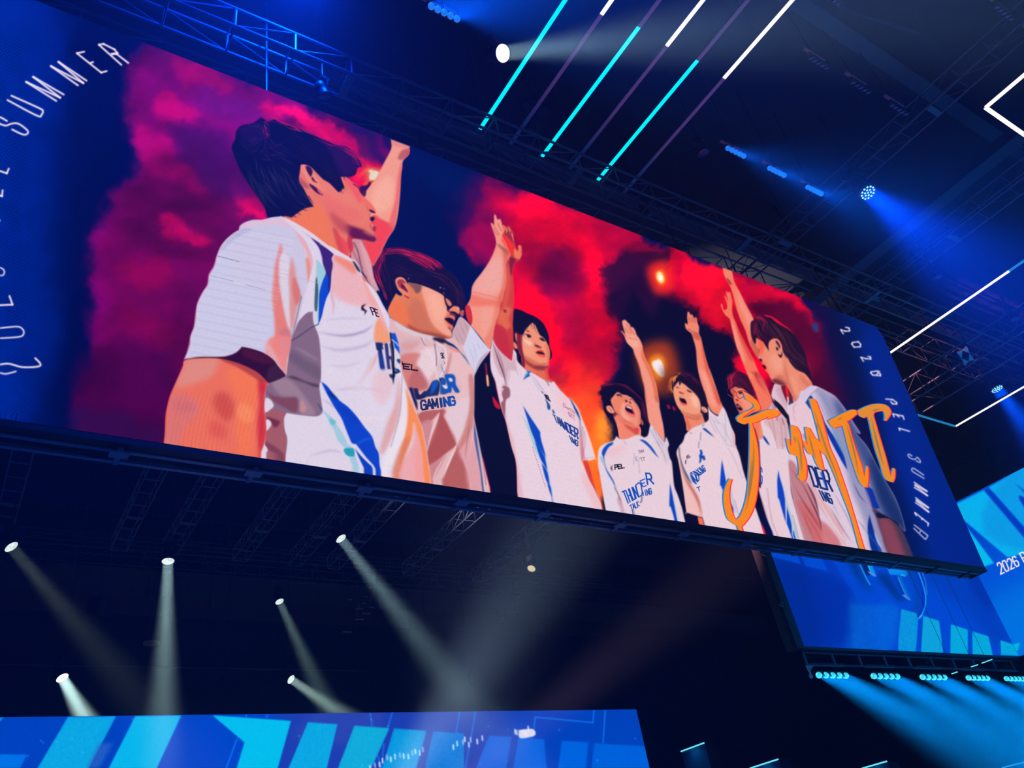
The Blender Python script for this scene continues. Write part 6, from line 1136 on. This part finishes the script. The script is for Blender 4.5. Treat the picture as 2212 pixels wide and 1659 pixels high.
# ---------- five-lamp bars ----------
def blinder(c,dx,n,R,d,lens,label,group,power=0,spread=14,col=(0,.6,1),body='grey',drop=.16,ld=None):
    """row of n round lamps along X; c = first lamp centre"""
    t=empty('blinder_bar',c,label,'stage light',group); q=d.to_track_quat('Z','Y').to_matrix().to_4x4(); L_=dx*(n-1)
    bm=B(); up=Vector((0,0,1)); back=-d*(R*1.3)
    bar(bm,back+Vector((-R*1.2,0,0)),back+Vector((L_+R*1.2,0,0)),R*1.5,R*1.8); ob('housing',bm,M['black'],t)
    bm=B(); a=back+up*drop+Vector((-R*2.2,0,0)); b=back+up*drop+Vector((L_+R*.6,0,0)); bar(bm,a,b,R*1.3,R*.9); ob('reflector_tray',bm,M[body],t)
    bm=B(); tube(bm,(L_/2,0,drop),(L_/2,0,ZC-c.z),.015,6); ob('hanging_pipe',bm,M['black'],t)
    bm=B(); lathe(bm,[(R,-R*.5),(R*1.02,-.0),(R*.94,R*.04),(R*.7,R*.22),(R*.35,R*.34),(R*.08,R*.37)],20,True,True); me=mesh_only('lens',bm,M[lens])
    for p in me.polygons: p.use_smooth=True
    bm=B(); lathe(bm,[(R*1.04,-R*.5),(R*1.04,-.12*R),(R*.99,-.12*R),(R*.99,-R*.5)],20,False,False); rg=mesh_only('lamp_ring',bm,M['black'])
    for i in range(n):
        mw=Matrix.Translation((dx*i,0,0))@q; inst('lens',me,t,mw=mw); inst('lamp_ring',rg,t,mw=mw)
        if power: light(t,Vector((dx*i,0,0))+d*(R*.5)+Vector((0,-.02,0)),ld or d,R*1.6,spread,power,col)
    return t
GB='lit blue five lamp bars over the huge screen'; GC='cyan lamp bars under the corner screen'; GD='unlit five lamp bars at upper right'
for (a,b,lb) in (((1572.5,320),(1607.5,336.5),'first of three small blue lamp bars, beside the rightmost strip'),((1663,363.5),(1694.5,378),'middle one of the three small blue lamp bars'),((1745.5,404.5),(1775.5,417),'third small blue lamp bar, nearest the round wash light')):
    A=onZ(*a,13);Bp=onZ(*b,13); dx=(Bp.x-A.x)/4; d=aim(A,a,(a[0]+60,a[1]+20),.93); blinder(A,dx,5,5.6*(A-EYE).dot(Vector(RM[2]))/FP,d,'blens',lb,GB,PB*.012,25,(0,.15,1))
A=onZ(932,13,13);Bp=onZ(988,39,13); dx=(Bp.x-A.x)/4; d=aim(A,(932,13),(1010,-10),.94); blinder(A,dx,5,7.8*(A-EYE).dot(Vector(RM[2]))/FP,d,'blens','blue lamp bar at the top picture edge left of the white spotlight',None,PB*.05,30,(0,.12,1))
for (a,b,lb) in (((1752,127),(1786.5,147.5),'unlit lamp bar nearest the bright white strip'),((1843,180),(1876.5,200),'middle unlit lamp bar of the row at upper right'),((1927,228.5),(1958,246.5),'unlit lamp bar next to the upper right truss'),((2154,17),(2185,42),'unlit lamp bar in the top right corner above the light frame'),((1778,-13),(1812,7),'unlit lamp bar cut by the top edge')):
    A=onZ(*a,13);Bp=onZ(*b,13); dx=(Bp.x-A.x)/4; d=aim(A,a,(a[0]+10,a[1]+60),.35); blinder(A,dx,5,dx*.42,d,'dlens',lb,GD)
for k,(x0,x1,n,lb) in enumerate(((1769,1827,5,'cyan lamp bar nearest the clamp, first under the corner screen'),(1887.5,1938,5,'second cyan lamp bar under the corner screen'),(1993,2040,5,'third cyan lamp bar under the corner screen'),(2092.5,2132.5,5,'fourth cyan lamp bar under the corner screen'),(2174.5,2210,5,'fifth cyan lamp bar, mostly cut by the right picture edge'))):
    yy=1458.5+(x0-1769)*.0185; A=onY(x0,yy,11.25); Bp=onY(x1,1458.5+(x1-1769)*.0185,11.25); dx=(Bp.x-A.x)/(n-1)
    if k==4: dx=.21
    d=aim(A,(x0,yy),(x0+265,yy+185),.35); blinder(A,dx,n,(6.7-.33*k)*(A-EYE).dot(Vector(RM[2]))/FP,aim(A,(x0,yy),(x0+65,yy+100),.95),'clens',lb,GC,PC,24,(0,.34,.85),'girder',.2,ld=aim(A,(x0,yy),(x0+265,yy+142),.45))
# steel clamp
t=onY(1751,1437,11.2); e=empty('steel_clamp',t,'pale curved steel bracket at the left end of the cyan lamp bars','bracket'); bm=B()
oc=[onY(x,y,11.2)-t for x,y in((1742,1436),(1757,1433),(1756,1441),(1751,1448),(1753,1456),(1757,1463),(1753,1466),(1749,1461),(1750,1452),(1746,1445))]
f=bm.faces.new([bm.verts.new(p) for p in oc]); r=bmesh.ops.extrude_face_region(bm,geom=[f]); bmesh.ops.translate(bm,verts=[v for v in r['geom'] if isinstance(v,bmesh.types.BMVert)],vec=(0,.03,0)); ob('plate',bm,M['plate'],e)
bm=B(); tube(bm,oc[1],(oc[1].x,.05,ZC-t.z),.015,6); ob('hanging_pipe',bm,M['black'],e)
for k,(a,b,lb) in enumerate((((2098,1440.5),(2112,1436),'short cyan glow tube, middle of three under the corner screen'),((2121,1432.5),(2143,1424.5),'short cyan glow tube highest under the corner screen'),((2056,1455.5),(2068,1451.5),'short cyan glow tube just left of the fourth cyan lamp bar'))):
    A=onY(*a,10.6);Bp=onY(*b,10.6); e=empty('glow_tube',A,lb,'light tube','short slanting glow tubes'); bm=B(); tube(bm,(0,0,0),Bp-A,.012,8); ob('lit_tube',bm,M['edge'],e)
    bm=B(); tube(bm,(Bp-A)/2,((Bp-A)/2).xy.to_3d()+Vector((0,0,ZC-A.z)),.005,4); ob('hanging_wire',bm,M['black'],e)
# ---------- stage side panels with glowing top edges ----------
for k,(a,b,X,lb) in enumerate((((1470.5,1622.5),(1520.5,1603.5),19,'dark panel with a glowing cyan top edge right of the stage screen'),((1620,1659.5),(1680,1638),19.6,'middle dark panel with a glowing cyan top edge at the bottom edge'),((1862,1659),(1915,1643),21.5,'dark panel with a thin white glowing edge below the cyan beams'),((2165,1661),(2250,1632),24.5,'panel with a faint cyan edge at the bottom right corner'))):
    A=onX(*a,X);Bp=onX(*b,X); z=(A.z+Bp.z)/2; e=empty('stage_panel',(X,Bp.y,0),lb,'stage panel','edge lit panels beside the stage'); L_=A.y-Bp.y
    bm=B(); abox(bm,(.02,0,0),(.5,L_,z-.05)); ob('body',bm,M['girder'],e); bm=B(); abox(bm,(.02,0,z-.05),(.55,L_,z-.02)); ob('cap',bm,M['black'],e)
    bm=B(); abox(bm,(-.01,0,z-.03),(.02,L_,z+.005)); ob('edge_light',bm,M['edge' if k<3 else 'azure'],e)
    l=light(e,Vector((-.25,L_/2,z-.02)),Vector((.55,0,-1)).normalized(),.3,120,PE,(0,.5,1))
# fixtures of the white light tubes and loose glints up in the roof
for k,(a,b,lb) in enumerate((((1812,15),(1985,72),'dim long rod under the roof at the top right'),((2135,5*11),(2141,5*11+1),None))):
    if lb is None: continue
    A=onZ(*a,14);Bp=onZ(*b,14); e=empty('roof_rod',A,lb,'rod'); bm=B(); tube(bm,(0,0,0),Bp-A,.03,8); ob('rod',bm,M['girder'],e); bm=B(); tube(bm,(0,0,0),(0,0,ZC-A.z),.008,4); ob('hanging_wire',bm,M['black'],e)
# ---------- haze ----------
hv=bpy.data.materials.new('theatrical haze'); hv.use_nodes=True; nt=hv.node_tree; nt.nodes.clear()
o=nt.nodes.new('ShaderNodeOutputMaterial'); s=nt.nodes.new('ShaderNodeVolumeScatter'); s.inputs['Density'].default_value=HZ; s.inputs['Anisotropy'].default_value=.25; s.inputs['Color'].default_value=(.38,.68,1,1)
nt.links.new(s.outputs[0],o.inputs['Volume'])
bm=B(); abox(bm,(-13.6,-11.9,.05),(35.6,29.9,ZC-.02)); hz=ob('haze',bm,hv); tag(hz,'thin theatrical haze filling the dark hall and showing the light beams','haze',None,'stuff')
